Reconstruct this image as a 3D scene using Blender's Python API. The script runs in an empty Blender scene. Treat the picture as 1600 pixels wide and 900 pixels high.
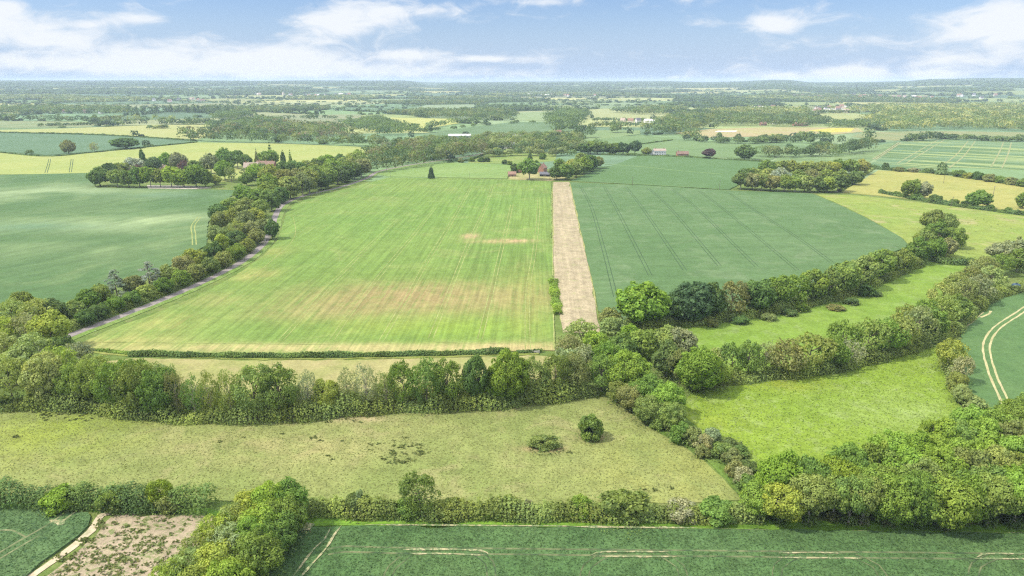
import bpy, math, random
import numpy as np
from mathutils import Vector

rng = np.random.default_rng(7)
R = random.Random(11)
SC = bpy.context.scene
COL = SC.collection

# ------------------------------------------------------------------ camera geometry
H = 100.0                      # flying height of the camera, metres
F = 24.0 / 36.0 * 1600.0       # focal length in photo pixels
HOR = 126.5                    # row of the true horizon
PITCH = math.atan((450 - HOR) / F)
SA, CA = math.sin(PITCH), math.cos(PITCH)


def P(px, py):
    """ground point (z = 0) that a photo pixel looks at"""
    u, v = (px - 800) / F, (450 - py) / F
    z = 0.0
    for _ in range(40 if py < 164 else 1):
        t = (H - z) / (SA - CA * v)
        if py < 164:
            z += .35 * (float(zg(t * u, t * (CA + SA * v))) - z)
    return np.array([t * u, t * (CA + SA * v)])


def depth(py):
    return H / (SA - CA * (450 - py) / F)


cam = bpy.data.cameras.new("camera")
camo = bpy.data.objects.new("camera", cam)
COL.objects.link(camo)
camo.location = (0, 0, H)
camo.rotation_euler = (math.pi / 2 - PITCH, 0, 0)
cam.lens, cam.sensor_width = 24.0, 36.0
cam.clip_start, cam.clip_end = 1.0, 60000.0
SC.camera = camo


# ------------------------------------------------------------------ terrain
SKY_X = [-400, 0, 330, 640, 662, 674, 684, 700, 830, 1030, 1090, 1150, 1190, 1215, 1245, 1300, 1390, 1425, 1470, 1510, 1560, 1620, 2000]
SKY_Y = [127, 126.5, 126.5, 126.5, 129, 132, 132.5, 129.5, 128, 127.5, 129, 127.5, 125.5, 126, 129, 129, 127.5, 125, 124.5, 123.8, 124, 124.5, 126]


def zg(x, y):
    """height of the ground; flat near the camera, hills far off"""
    x = np.asarray(x, float)
    y = np.asarray(y, float)
    r = np.hypot(x, y)
    px = 800 + F * x / np.maximum(y, 1)
    sk = np.interp(px, SKY_X, SKY_Y)
    top = 100 + (HOR - sk) * 12.0 - 13
    s = np.clip((r - 3200) / (11800 - 3200), 0, 1)
    s = s * s * (3 - 2 * s)
    wob = 9 * np.sin(x / 900.0 + 1.3) * np.sin(y / 1250.0) * np.clip((r - 3500) / 2500, 0, 1) * (1 - s)
    return np.where(y > 0, top * s + wob, 0.0)


# ------------------------------------------------------------------ node helpers
class NT:
    def __init__(self, tree):
        self.t = tree
        tree.nodes.clear()

    def n(self, kind, **kw):
        nd = self.t.nodes.new(kind)
        for k, v in kw.items():
            if k.startswith("i_"):
                nd.inputs[k[2:]].default_value = v
            else:
                setattr(nd, k, v)
        return nd

    def put(self, sock, v):
        if hasattr(v, "is_output"):
            self.t.links.new(v, sock)
        else:
            sock.default_value = v

    def math(self, op, a, b=0.0, c=0.0, clamp=False):
        nd = self.t.nodes.new("ShaderNodeMath")
        nd.operation = op
        nd.use_clamp = clamp
        self.put(nd.inputs[0], a)
        self.put(nd.inputs[1], b)
        self.put(nd.inputs[2], c)
        return nd.outputs[0]

    def mix(self, f, a, b, blend="MIX"):
        nd = self.t.nodes.new("ShaderNodeMix")
        nd.data_type = "RGBA"
        nd.blend_type = blend
        self.put(nd.inputs[0], f)
        for s, v in ((nd.inputs[6], a), (nd.inputs[7], b)):
            self.put(s, v if hasattr(v, "is_output") else (*v[:3], 1.0))
        return nd.outputs[2]

    def noise(self, vec, scale, detail=4.0, rough=0.55, dist=0.0):
        nd = self.t.nodes.new("ShaderNodeTexNoise")
        self.put(nd.inputs["Vector"], vec)
        nd.inputs["Scale"].default_value = scale
        nd.inputs["Detail"].default_value = detail
        nd.inputs["Roughness"].default_value = rough
        nd.inputs["Distortion"].default_value = dist
        return nd.outputs["Fac"]

    def ramp(self, v, lo, hi, a=0.0, b=1.0):
        nd = self.t.nodes.new("ShaderNodeMapRange")
        nd.interpolation_type = "SMOOTHSTEP"
        self.put(nd.inputs["Value"], v)
        nd.inputs["From Min"].default_value = lo
        nd.inputs["From Max"].default_value = hi
        nd.inputs["To Min"].default_value = a
        nd.inputs["To Max"].default_value = b
        return nd.outputs["Result"]

    def xyz(self, x, y, z=0.0):
        nd = self.t.nodes.new("ShaderNodeCombineXYZ")
        self.put(nd.inputs[0], x)
        self.put(nd.inputs[1], y)
        self.put(nd.inputs[2], z)
        return nd.outputs[0]

    def link(self, a, b):
        self.t.links.new(a, b)


def new_mat(name):
    m = bpy.data.materials.new(name)
    m.use_nodes = True
    return m, NT(m.node_tree)


def diffuse_out(t, col, bump=None, bstr=0.3, bdist=0.2, rough=0.9, spec=0.15):
    b = t.n("ShaderNodeBsdfPrincipled")
    t.put(b.inputs["Base Color"], col if hasattr(col, "is_output") else (*col[:3], 1))
    b.inputs["Roughness"].default_value = rough
    b.inputs["Specular IOR Level"].default_value = spec
    if bump is not None:
        bp = t.n("ShaderNodeBump")
        bp.inputs["Strength"].default_value = bstr
        bp.inputs["Distance"].default_value = bdist
        t.link(bump, bp.inputs["Height"])
        t.link(bp.outputs[0], b.inputs["Normal"])
    o = t.n("ShaderNodeOutputMaterial")
    t.link(b.outputs[0], o.inputs["Surface"])


def plain(name, col, rough=0.85, var=0.12, scale=0.8, spec=0.2):
    m, t = new_mat(name)
    pos = t.n("ShaderNodeNewGeometry").outputs["Position"]
    n = t.noise(pos, scale, 5, 0.6)
    f = t.ramp(n, 0.3, 0.7, 1 - var, 1 + var)
    c = t.mix(1.0, col, t.xyz(f, f, f), "MULTIPLY")
    diffuse_out(t, c, rough=rough, spec=spec)
    return m


def field_mat(name, a, b, big=45.0, speck=0.25, speck_scale=1.6, dark=None, dark_amt=0.0,
              row=None, row_amt=0.0, row_w=2.5, patches=(), bump=0.4, soft=None, third=None, third_amt=0.5,
              third_scale=12.0, gaps=None):
    """crop or grass seen from the air. a, b: the two colours that large soft patches mix; row: direction of
    the drilling; patches: (px, py, rx_m, ry_m, colour, strength) bare or lush spots of the crop, or painted cloud light"""
    m, t = new_mat(name)
    pos = t.n("ShaderNodeNewGeometry").outputs["Position"]
    sep = t.n("ShaderNodeSeparateXYZ")
    t.link(pos, sep.inputs[0])
    X, Y = sep.outputs[0], sep.outputs[1]
    if row is not None:
        dx, dy = row
        along = t.math("ADD", t.math("MULTIPLY", X, dx), t.math("MULTIPLY", Y, dy))
        across = t.math("SUBTRACT", t.math("MULTIPLY", X, dy), t.math("MULTIPLY", Y, dx))
    bign = t.noise(pos, 1.0 / big, 4, 0.55, 0.6)
    c = t.mix(t.ramp(bign, 0.36, 0.64), a, b)
    if third is not None:
        n3 = t.noise(pos, 1.0 / third_scale, 6, 0.65, 0.8)
        c = t.mix(t.ramp(n3, 0.5, 0.68, 0, third_amt), c, third)
    for (px, py, rx, ry, pc, st) in patches:
        q = P(px, py)
        ex = t.math("DIVIDE", t.math("SUBTRACT", X, float(q[0])), rx)
        ey = t.math("DIVIDE", t.math("SUBTRACT", Y, float(q[1])), ry)
        d = t.math("ADD", t.math("MULTIPLY", ex, ex), t.math("MULTIPLY", ey, ey))
        g = t.math("POWER", 2.718, t.math("MULTIPLY", d, -1.0))
        pn = t.noise(pos, 0.09, 6, 0.7, 0.5)
        if row is not None:
            pn2 = t.noise(t.xyz(t.math("MULTIPLY", along, 0.02), t.math("MULTIPLY", across, 0.45)), 1.0, 3, 0.6)
            pn = t.math("ADD", t.math("MULTIPLY", pn, 0.5), t.math("MULTIPLY", pn2, 0.5))
        if soft:
            pn = t.noise(pos, soft, 3, 0.5, 0.4)
        g = t.math("MULTIPLY", g, t.ramp(pn, 0.32, 0.62, 0.1, 1.0))
        c = t.mix(t.math("MULTIPLY", g, st, clamp=True), c, pc)
    if row is not None and row_amt > 0:
        rn = t.noise(t.xyz(t.math("MULTIPLY", along, 0.012), t.math("MULTIPLY", across, 1.0 / row_w)), 1.0, 3, 0.7)
        rf = t.ramp(rn, 0.3, 0.7, 1 - row_amt, 1 + row_amt)
        c = t.mix(1.0, c, t.xyz(rf, rf, rf), "MULTIPLY")
    fn = t.noise(pos, speck_scale, 6, 0.72)
    mid = t.noise(pos, speck_scale * 0.16, 4, 0.6)
    fsum = t.math("ADD", t.math("MULTIPLY", fn, 0.65), t.math("MULTIPLY", mid, 0.35))
    f = t.ramp(fsum, 0.34, 0.66, 1 - speck, 1 + speck)
    c = t.mix(1.0, c, t.xyz(f, f, t.math("MULTIPLY", f, 0.97)), "MULTIPLY")
    if dark is not None:
        dn = t.noise(pos, speck_scale * 0.8, 3, 0.6)
        c = t.mix(t.ramp(dn, 0.56, 0.68, 0, dark_amt), c, dark)
    if gaps is not None:
        gc, gs, lo, hi, ga = gaps
        gn = t.noise(pos, gs, 5, 0.7, 0.4)
        c = t.mix(t.ramp(gn, lo, hi, 0, ga), c, gc)
    diffuse_out(t, c, bump=fsum, bstr=bump, bdist=0.5, rough=0.95, spec=0.08)
    return m


def leaf_mat(name, use_attr=False):
    m, t = new_mat(name)
    if use_attr:
        base = t.n("ShaderNodeAttribute", attribute_name="tint").outputs["Color"]
    else:
        base = t.n("ShaderNodeObjectInfo").outputs["Color"]
    var = t.n("ShaderNodeAttribute", attribute_name="var").outputs["Fac"]
    hue = t.n("ShaderNodeAttribute", attribute_name="hue").outputs["Fac"]
    warm = t.mix(1.0, base, (1.15, 1.09, 0.82), "MULTIPLY")
    cool = t.mix(1.0, base, (0.84, 0.93, 1.05), "MULTIPLY")
    c = t.mix(hue, cool, warm)
    c = t.mix(1.0, c, t.xyz(var, var, var), "MULTIPLY")
    d = t.n("ShaderNodeBsdfDiffuse")
    tr = t.n("ShaderNodeBsdfTranslucent")
    t.link(c, d.inputs["Color"])
    c2 = t.mix(1.0, c, (1.15, 1.25, 0.6), "MULTIPLY")
    t.link(c2, tr.inputs["Color"])
    mx = t.n("ShaderNodeMixShader")
    mx.inputs[0].default_value = 0.34
    t.link(d.outputs[0], mx.inputs[1])
    t.link(tr.outputs[0], mx.inputs[2])
    o = t.n("ShaderNodeOutputMaterial")
    t.link(mx.outputs[0], o.inputs["Surface"])
    return m


# ------------------------------------------------------------------ object helpers
def tag(o, label=None, cat=None, group=None, kind=None):
    if label:
        o["label"] = label
    if cat:
        o["category"] = cat
    if group:
        o["group"] = group
    if kind:
        o["kind"] = kind
    return o


def link(name, data, parent=None, mats=()):
    o = bpy.data.objects.new(name, data)
    COL.objects.link(o)
    if parent is not None:
        o.parent = parent
    if data is not None:
        for m in mats:
            data.materials.append(m)
    return o


def mesh_np(name, verts, faces, attrs=None, mat_idx=None):
    """faces: (M,4) or (M,3) int array"""
    me = bpy.data.meshes.new(name)
    verts = np.asarray(verts, np.float32)
    faces = np.asarray(faces, np.int32)
    k = faces.shape[1]
    me.vertices.add(len(verts))
    me.vertices.foreach_set("co", verts.ravel())
    me.loops.add(faces.size)
    me.loops.foreach_set("vertex_index", faces.ravel())
    me.polygons.add(len(faces))
    me.polygons.foreach_set("loop_start", np.arange(0, faces.size, k, dtype=np.int32))
    if mat_idx is not None:
        me.polygons.foreach_set("material_index", np.asarray(mat_idx, np.int32))
    for an, arr in (attrs or {}).items():
        arr = np.asarray(arr, np.float32)
        if arr.ndim == 1:
            a = me.attributes.new(an, "FLOAT", "FACE")
            a.data.foreach_set("value", arr)
        else:
            a = me.attributes.new(an, "FLOAT_COLOR", "FACE")
            rgba = np.ones((len(arr), 4), np.float32)
            rgba[:, :3] = arr
            a.data.foreach_set("color", rgba.ravel())
    me.update(calc_edges=True)
    return me


def cards(c, n, size, g):
    """leaf clumps: irregular quads at centres c facing n. returns verts, faces"""
    m = len(c)
    n = n / np.maximum(np.linalg.norm(n, axis=1, keepdims=True), 1e-6)
    ref = g.normal(size=(m, 3))
    u = np.cross(n, ref)
    u /= np.maximum(np.linalg.norm(u, axis=1, keepdims=True), 1e-6)
    w = np.cross(n, u)
    s = (size * g.uniform(0.65, 1.3, m))[:, None]
    v = np.empty((m, 4, 3))
    for k, (a, b) in enumerate(((-1, -0.25), (0.1, -0.8), (1, 0.2), (-0.1, 0.85))):
        v[:, k] = c + u * s * (a + g.uniform(-.25, .25, (m, 1))) + w * s * (b + g.uniform(-.25, .25, (m, 1))) \
            + n * s * g.uniform(-.22, .22, (m, 1))
    return v.reshape(-1, 3), np.arange(m * 4).reshape(m, 4)


def sphere_dirs(m, g):
    d = g.normal(size=(m, 3))
    return d / np.linalg.norm(d, axis=1, keepdims=True)


def lobe_cloud(centres, radii, per, card, g, axis_c, squash=0.9, rnd=0.28, low=-0.35):
    """cards over the outside of many lobes of a crown"""
    C, N, V, Hu = [], [], [], []
    for c, r in zip(centres, radii):
        m = max(6, int(per * r * r))
        d = sphere_dirs(int(m * 1.6), g)
        out = c - axis_c
        out = out / max(np.linalg.norm(out), 1e-3)
        keep = d @ out > low
        d = d[keep][:m]
        rr = r * g.uniform(0.72, 1.12, (len(d), 1))
        p = c + d * rr * np.array([1, 1, squash])
        C.append(p)
        N.append(d + g.normal(size=d.shape) * rnd)
        V.append(np.full(len(d), g.uniform(0.88, 1.13)) * g.uniform(0.86, 1.14, len(d)))
        Hu.append(np.clip(g.normal(0.5, 0.14) + g.normal(0, 0.10, len(d)), 0, 1))
    return np.concatenate(C), np.concatenate(N), np.concatenate(V), np.concatenate(Hu)


def tube(pts, rad, seg=6):
    pts = np.asarray(pts, float)
    vs, fs = [], []
    for i, p in enumerate(pts):
        a = pts[min(i + 1, len(pts) - 1)] - pts[max(i - 1, 0)]
        a = a / max(np.linalg.norm(a), 1e-6)
        u = np.cross(a, [0.31, 0.87, 0.12])
        u /= max(np.linalg.norm(u), 1e-6)
        w = np.cross(a, u)
        for k in range(seg):
            th = 2 * math.pi * k / seg
            vs.append(p + (u * math.cos(th) + w * math.sin(th)) * rad[i])
    for i in range(len(pts) - 1):
        for k in range(seg):
            k2 = (k + 1) % seg
            fs.append((i * seg + k, i * seg + k2, (i + 1) * seg + k2, (i + 1) * seg + k))
    return np.array(vs), np.array(fs)


def join(parts):
    vs, fs, o = [], [], 0
    for v, f in parts:
        vs.append(v)
        fs.append(np.asarray(f) + o)
        o += len(v)
    return np.concatenate(vs), np.concatenate(fs)


# ------------------------------------------------------------------ materials
LEAF = leaf_mat("leaves")
LEAF_T = leaf_mat("mixed_leaves", True)
BARK = plain("bark", (0.13, 0.105, 0.08), var=0.35, scale=2.0)
BARK_PALE = plain("pale_bark", (0.30, 0.26, 0.21), var=0.3, scale=2.0)

# tree tints: linear base colour and the words for it
TINT = dict(
    mid=((0.169, 0.248, 0.060), "green"), pale=((0.266, 0.314, 0.106), "pale"),
    olive=((0.215, 0.264, 0.076), "olive"), dark=((0.122, 0.182, 0.060), "dark"),
    bright=((0.215, 0.308, 0.054), "bright green"), yellow=((0.277, 0.330, 0.069), "yellow green"),
    blue=((0.305, 0.363, 0.302), "blue grey"), brown=((.235, .250, .100), "brownish"),
    grey=((0.266, 0.303, 0.162), "greyish"), purple=((0.136, 0.094, 0.092), "purple"),
    cream=((.310, .330, .170), "cream"), pink=((0.520, 0.396, 0.389), "pink"),
    deep=((0.088, 0.141, 0.069), "blackish"), gold=((0.277, 0.303, 0.076), "golden"),
    silver=((0.384, 0.429, 0.335), "silvery"),
)


# ------------------------------------------------------------------ tree proto meshes (nominal height 10, width 10)
def crown_round(seed, n_l, per, card, low=0.18, top=1.0, wid=5.0, rnd=0.28, gap=0.0, flat=1.0):
    g = np.random.default_rng(seed)
    z0, z1 = low * 10, top * 10
    cz, hz = (z0 + z1) / 2, (z1 - z0) / 2
    axis_c = np.array([0, 0, cz - 0.25 * hz])
    cen, rad = [], []
    k = 0
    while len(cen) < n_l and k < 5000:
        k += 1
        d = sphere_dirs(1, g)[0]
        if d[2] < -0.75:
            continue
        f = g.uniform(0.52, 0.80)
        r = g.uniform(0.85, 2.1) * (1 if d[2] > -0.2 else 0.85)
        taper = 1.0 if d[2] > 0 else 1.0 - 0.25 * abs(d[2])
        c = np.array([d[0] * wid * f * taper, d[1] * wid * f * taper, cz + d[2] * hz * f * flat])
        if any(np.linalg.norm(c - q) < 0.62 * (r + s) * 0.8 for q, s in zip(cen, rad)):
            if g.random() < 0.85:
                continue
        cen.append(c)
        rad.append(r)
    # a few outlying sprays break the outline
    for _ in range(n_l // 2):
        d = sphere_dirs(1, g)[0]
        d[2] = abs(d[2]) * g.choice([1, 1, -0.4])
        cen.append(np.array([d[0] * wid * (qq := g.uniform(.8, 1.0)), d[1] * wid * qq, cz + d[2] * hz * .92]))
        rad.append(g.uniform(0.4, 0.9))
    C, N, V, Hu = lobe_cloud(cen, rad, per, card, g, axis_c, rnd=rnd)
    if gap > 0:
        ph = np.sin(C[:, 0] * 1.7 + seed) * np.sin(C[:, 1] * 1.9) * np.sin(C[:, 2] * 1.3 + 2)
        keep = (ph < 0.25) & (g.random(len(C)) > gap)
        C, N, V, Hu = C[keep], N[keep], V[keep], Hu[keep]
    v, f = cards(C, N, card, g)
    return mesh_np("crown", v, f, {"var": V, "hue": Hu}), cen


def crown_cone(seed, per, card, wid=3.2, tiers=9, blunt=0.0):
    g = np.random.default_rng(seed)
    cen, rad = [], []
    for i in range(tiers):
        q = i / (tiers - 1)
        z = 0.9 + q * 8.6
        w = wid * ((1 - q) ** (0.75 - 0.35 * blunt)) * (0.85 + 0.3 * g.random())
        m = max(1, int(3 + w * 2.2))
        for k in range(m):
            th = 2 * math.pi * (k + g.random() * .6) / m
            cen.append(np.array([math.cos(th) * w * .66, math.sin(th) * w * .66, z - 0.1 * w]))
            rad.append(max(0.35, 0.42 * w * g.uniform(.8, 1.2)))
    C, N, V, Hu = lobe_cloud(cen, rad, per, card, g, np.array([0, 0, 3.5]), squash=0.7)
    v, f = cards(C, N, card, g)
    return mesh_np("crown", v, f, {"var": V, "hue": Hu * 0.7}), cen


def crown_cedar(seed, per, card):
    g = np.random.default_rng(seed)
    cen, rad = [], []
    for i in range(8):
        q = i / 7
        z = 1.6 + q * 7.9
        w = 4.6 * (1 - q) ** 0.6 + 0.5
        for k in range(6 - i // 3):
            th = g.random() * 6.28
            f = g.uniform(.45, .95)
            cen.append(np.array([math.cos(th) * w * f, math.sin(th) * w * f, z + g.uniform(-.4, .4)]))
            rad.append(g.uniform(.8, 1.5) * (0.65 + .35 * (1 - q)))
    C, N, V, Hu = lobe_cloud(cen, rad, per, card, g, np.array([0, 0, 3.0]), squash=0.34, rnd=0.4, low=-0.6)
    v, f = cards(C, N, card, g)
    return mesh_np("crown", v, f, {"var": V, "hue": Hu}), cen


def trunk_mesh(seed, cen, rad=0.32, top=6.2, lean=0.3, limbs=8):
    g = np.random.default_rng(seed + 900)
    z = np.linspace(-0.15, top, 7)
    wob = np.cumsum(g.normal(0, lean * .35, (7, 2)), axis=0)
    wob -= wob[0]
    pts = np.c_[wob, z]
    rr = rad * np.array((1.35, 0.98, .84, .7, .55, .4, .2))
    parts = [tube(pts, rr, 8)]
    idx = g.permutation(len(cen))[:limbs]
    for i in idx:
        e = cen[i]
        s = pts[g.integers(2, 6)]
        mid = (s + e) / 2 + np.array([0, 0, .35]) + g.normal(0, .2, 3)
        parts.append(tube([s, mid, e], [rad * .42, rad * .28, rad * .08], 5))
    v, f = join(parts)
    return mesh_np("trunk", v, f)


PROTO = {}


def proto(kind, k, lod):
    """(crown mesh, trunk mesh) of variant k"""
    key = (kind, k, lod)
    if key in PROTO:
        return PROTO[key]
    per, card = ((120, .215), (50, .33), (22, .50))[lod]
    s = hash((len(kind) * 31 + ord(kind[0]), k)) % 9973
    if kind == "round":
        low = (0.10, 0.16, 0.06, 0.12, 0.17)[k % 5]
        cr, cen = crown_round(s, (30, 36, 26, 42, 33)[k % 5], per, card, low=low)
    elif kind == "stem":
        cr, cen = crown_round(s, (32, 38, 28)[k % 3], per, card, low=.27)
    elif kind == "clump":          # foliage to the ground, many small lobes
        cr, cen = crown_round(s, (48, 40, 56)[k % 3], per, card * .95, low=0.03, rnd=.3)
    elif kind == "feather":        # looser willow or ash with gaps
        cr, cen = crown_round(s, (34, 28, 38)[k % 3], per * .8, card * .85, low=0.05, rnd=.45, gap=.10)
    elif kind == "thin":           # half bare, the sky shows through
        cr, cen = crown_round(s, 34, per * .55, card * .75, low=0.05, rnd=1.2, gap=.25)
    elif kind == "tall":
        cr, cen = crown_round(s, 34, per, card, low=0.08, wid=4.4)
    elif kind == "cone":
        cr, cen = crown_cone(s, per * 1.5, card * .8)
    elif kind == "spire":
        cr, cen = crown_cone(s, per * 1.7, card * .7, wid=3.5, tiers=12, blunt=.9)
    elif kind == "cedar":
        cr, cen = crown_cedar(s, per * 1.5, card * .8)
    cr.materials.append(LEAF)
    tr = trunk_mesh(s, cen, rad=0.30 if kind != "thin" else .24, top=8.2 if kind in ("cone", "spire", "cedar") else 6.4,
                    limbs=16 if kind == "thin" else 8)
    tr.materials.append(BARK_PALE if kind in ("thin", "round", "stem") else BARK)
    PROTO[key] = (cr, tr)
    return PROTO[key]


NV = dict(stem=3, round=5, clump=3, feather=3, thin=3, tall=3, cone=2, spire=2, cedar=2)
KNAME = dict(stem=("broadleaf_tree", "tall stemmed tree"), round=("broadleaf_tree", "broad tree"), clump=("broadleaf_tree", "bushy tree"),
             feather=("willow_tree", "feathery tree"), thin=("sparse_tree", "half bare tree"),
             tall=("broadleaf_tree", "upright tree"), cone=("conifer_tree", "conifer"),
             spire=("conifer_tree", "columnar conifer"), cedar=("cedar_tree", "cedar"))
ORD = ("first second third fourth fifth sixth seventh eighth ninth tenth eleventh twelfth thirteenth fourteenth fifteenth "
       "sixteenth seventeenth eighteenth nineteenth twentieth twenty-first twenty-second twenty-third twenty-fourth "
       "twenty-fifth twenty-sixth twenty-seventh twenty-eighth twenty-ninth thirtieth thirty-first thirty-second thirty-third thirty-fourth thirty-fifth thirty-sixth").split()
N_TREES = [0]
BASES = []          # (x, y, crown radius) of every tree and bush, for the undergrowth


def plant(x, y, h, w, tint, kind, label, group):
    base = P(x, y)
    if y < 335:
        h, w = h * 1.2, w * 1.26
        if kind == "round" and R.random() < .65:
            kind = "clump"
    lod = 0 if y > 600 else (1 if y > 330 else 2)
    nm, _ = KNAME[kind]
    cr, tr = proto(kind, R.randrange(NV[kind]), lod)
    root = link(nm, None)
    root.empty_display_size = 1.0
    root.location = (base[0], base[1], 0.0)
    root.rotation_euler = (0, 0, R.uniform(0, 6.283))
    tag(root, label, "tree", group)
    c = link("crown", cr, root)
    c.scale = (w / 9.2, w / 9.2 * R.uniform(.9, 1.1), h / 10)
    col = TINT[tint][0]
    j = [R.uniform(.86, 1.16)] * 3
    c.color = (col[0] * j[0] * R.uniform(.92, 1.1), col[1] * j[1], col[2] * j[2] * R.uniform(.85, 1.15), 1)
    t = link("trunk", tr, root)
    t.scale = (w / 10 * .9, w / 10 * .9, h / 10)
    N_TREES[0] += 1
    BASES.append((base[0], base[1], w / 2))


def row(where, anchor, group, items):
    """items: (x, y, h, w, tint, kind) in order from the anchor"""
    for i, (x, y, h, w, tint, kind) in enumerate(items):
        lab = f"{TINT[tint][1]} {KNAME[kind][1]}, {ORD[i]} from {anchor} {where}"
        plant(x, y, h, w, tint, kind, lab, group)


def along(poly, n, hr, wr, tints, kinds, jx=5, jy=3):
    """n trees spread along a pixel polyline"""
    pts = np.array([P(*q) for q in poly])
    seg = np.r_[0, np.cumsum(np.linalg.norm(np.diff(pts, axis=0), axis=1))]
    out = []
    px = np.array(poly, float)
    for i in range(n):
        s = seg[-1] * (i + .5 + R.uniform(-.25, .25)) / n
        x = np.interp(s, seg, px[:, 0])
        k = min(np.searchsorted(seg, s), len(seg) - 1)
        # interpolate on the ground, then back to a pixel row
        gx = np.interp(s, seg, pts[:, 0])
        gy = np.interp(s, seg, pts[:, 1])
        gx += R.uniform(-1, 1) * jx * .25
        gy += R.uniform(-1, 1) * jy * .6
        x, y = to_px(gx, gy)
        h = R.uniform(*hr)
        w = R.uniform(*wr)
        out.append((x, y, h, w, R.choice(tints), R.choice(kinds)))
    return out


def to_px(X, Y, Z=0.0):
    zc = Y * CA + (H - Z) * SA
    yc = Y * SA - (H - Z) * CA
    return 800 + F * X / zc, 450 - F * yc / zc



# ------------------------------------------------------------------ ground sheet
def axis(lo, hi, fine, coarse):
    a = [0.0]
    while a[-1] < hi:
        a.append(a[-1] + fine + coarse * abs(a[-1]))
    b = [0.0]
    while b[-1] > lo:
        b.append(b[-1] - fine - coarse * abs(b[-1]))
    return np.array(sorted(set(np.clip(a + b, lo, hi))))


gx, gy = axis(-15000, 15000, 60, .06), axis(-900, 15500, 60, .06)
GX, GY = np.meshgrid(gx, gy)
GZ = zg(GX, GY)
rr_ = np.hypot(GX, GY)
GZ = GZ - 5.0 * np.clip((rr_ - 1500) / 1500, 0, 1)
nx, ny = len(gx), len(gy)
ii, jj = np.meshgrid(np.arange(nx - 1), np.arange(ny - 1))
q = (jj * nx + ii).ravel()
me = mesh_np("ground", np.c_[GX.ravel(), GY.ravel(), GZ.ravel()], np.c_[q, q + 1, q + nx + 1, q + nx])
M_ground = field_mat("rough_grass", (.115, .150, .040), (.085, .130, .030), big=25, speck=.35, speck_scale=1.2, bump=.5,
                     third=(.17, .16, .07), third_amt=.5)
tag(link("ground", me, None, [M_ground]), "rough green grassland between the fields", None, None, "structure")

# ------------------------------------------------------------------ fields
MARKS = []           # ground points of wheel marks and bare strips near the camera
POLYS = []           # ground polygons of the fields, kept clear of far trees
NF = [0]
M_dirt = field_mat("bare_soil", (.33, .29, .175), (.27, .245, .135), big=6, speck=.25, speck_scale=1.5, gaps=((.075, .125, .050), .9, .42, .56, .9))
M_track = field_mat("wheel_track_pale", (.24, .255, .095), (.19, .225, .07), big=8, speck=.3, speck_scale=1.0)
M_trackd = field_mat("wheel_track_dark", (.034, .062, .032), (.040, .068, .036), big=8, speck=.2)


def densify(pts, step, jit, g):
    out = []
    n = len(pts)
    for i in range(n):
        a, b = pts[i], pts[(i + 1) % n]
        L = np.linalg.norm(b - a)
        st = max(step, L / 60)
        m = max(1, int(L / st))
        nrm = np.array([-(b - a)[1], (b - a)[0]]) / max(L, 1e-6)
        for k in range(m):
            out.append(a + (b - a) * k / m + (nrm * g.normal(0, jit) if k else 0))
    return np.array(out)


def smooth_line(pts, step):
    """Catmull-Rom through ground points"""
    pts = [np.asarray(p, float) for p in pts]
    if len(pts) < 3:
        return np.array(pts)
    e = [2 * pts[0] - pts[1]] + pts + [2 * pts[-1] - pts[-2]]
    out = []
    for i in range(1, len(e) - 2):
        p0, p1, p2, p3 = e[i - 1:i + 3]
        m = max(2, int(np.linalg.norm(p2 - p1) / step))
        for k in range(m):
            t = k / m
            out.append(.5 * ((2 * p1) + (-p0 + p2) * t + (2 * p0 - 5 * p1 + 4 * p2 - p3) * t * t + (-p0 + 3 * p1 - 3 * p2 + p3) * t ** 3))
    out.append(pts[-1])
    return np.array(out)


def ribbon(line, width, z, g=None, jit=0.0, off=0.0):
    d = np.gradient(line, axis=0)
    d /= np.maximum(np.linalg.norm(d, axis=1, keepdims=True), 1e-6)
    nrm = np.c_[-d[:, 1], d[:, 0]]
    w = np.full(len(line), width / 2)
    w2 = w.copy()
    if g is not None:
        w = w * g.uniform(1 - jit, 1 + jit, len(line))
        w2 = w2 * g.uniform(1 - jit, 1 + jit, len(line))
    a = line + nrm * (off + w)[:, None]
    b = line + nrm * (off - w2)[:, None]
    m = len(line)
    v = np.r_[np.c_[a, np.full(m, z)], np.c_[b, np.full(m, z)]]
    i = np.arange(m - 1)
    return v, np.c_[i + m, i + m + 1, i + 1, i]


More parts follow.
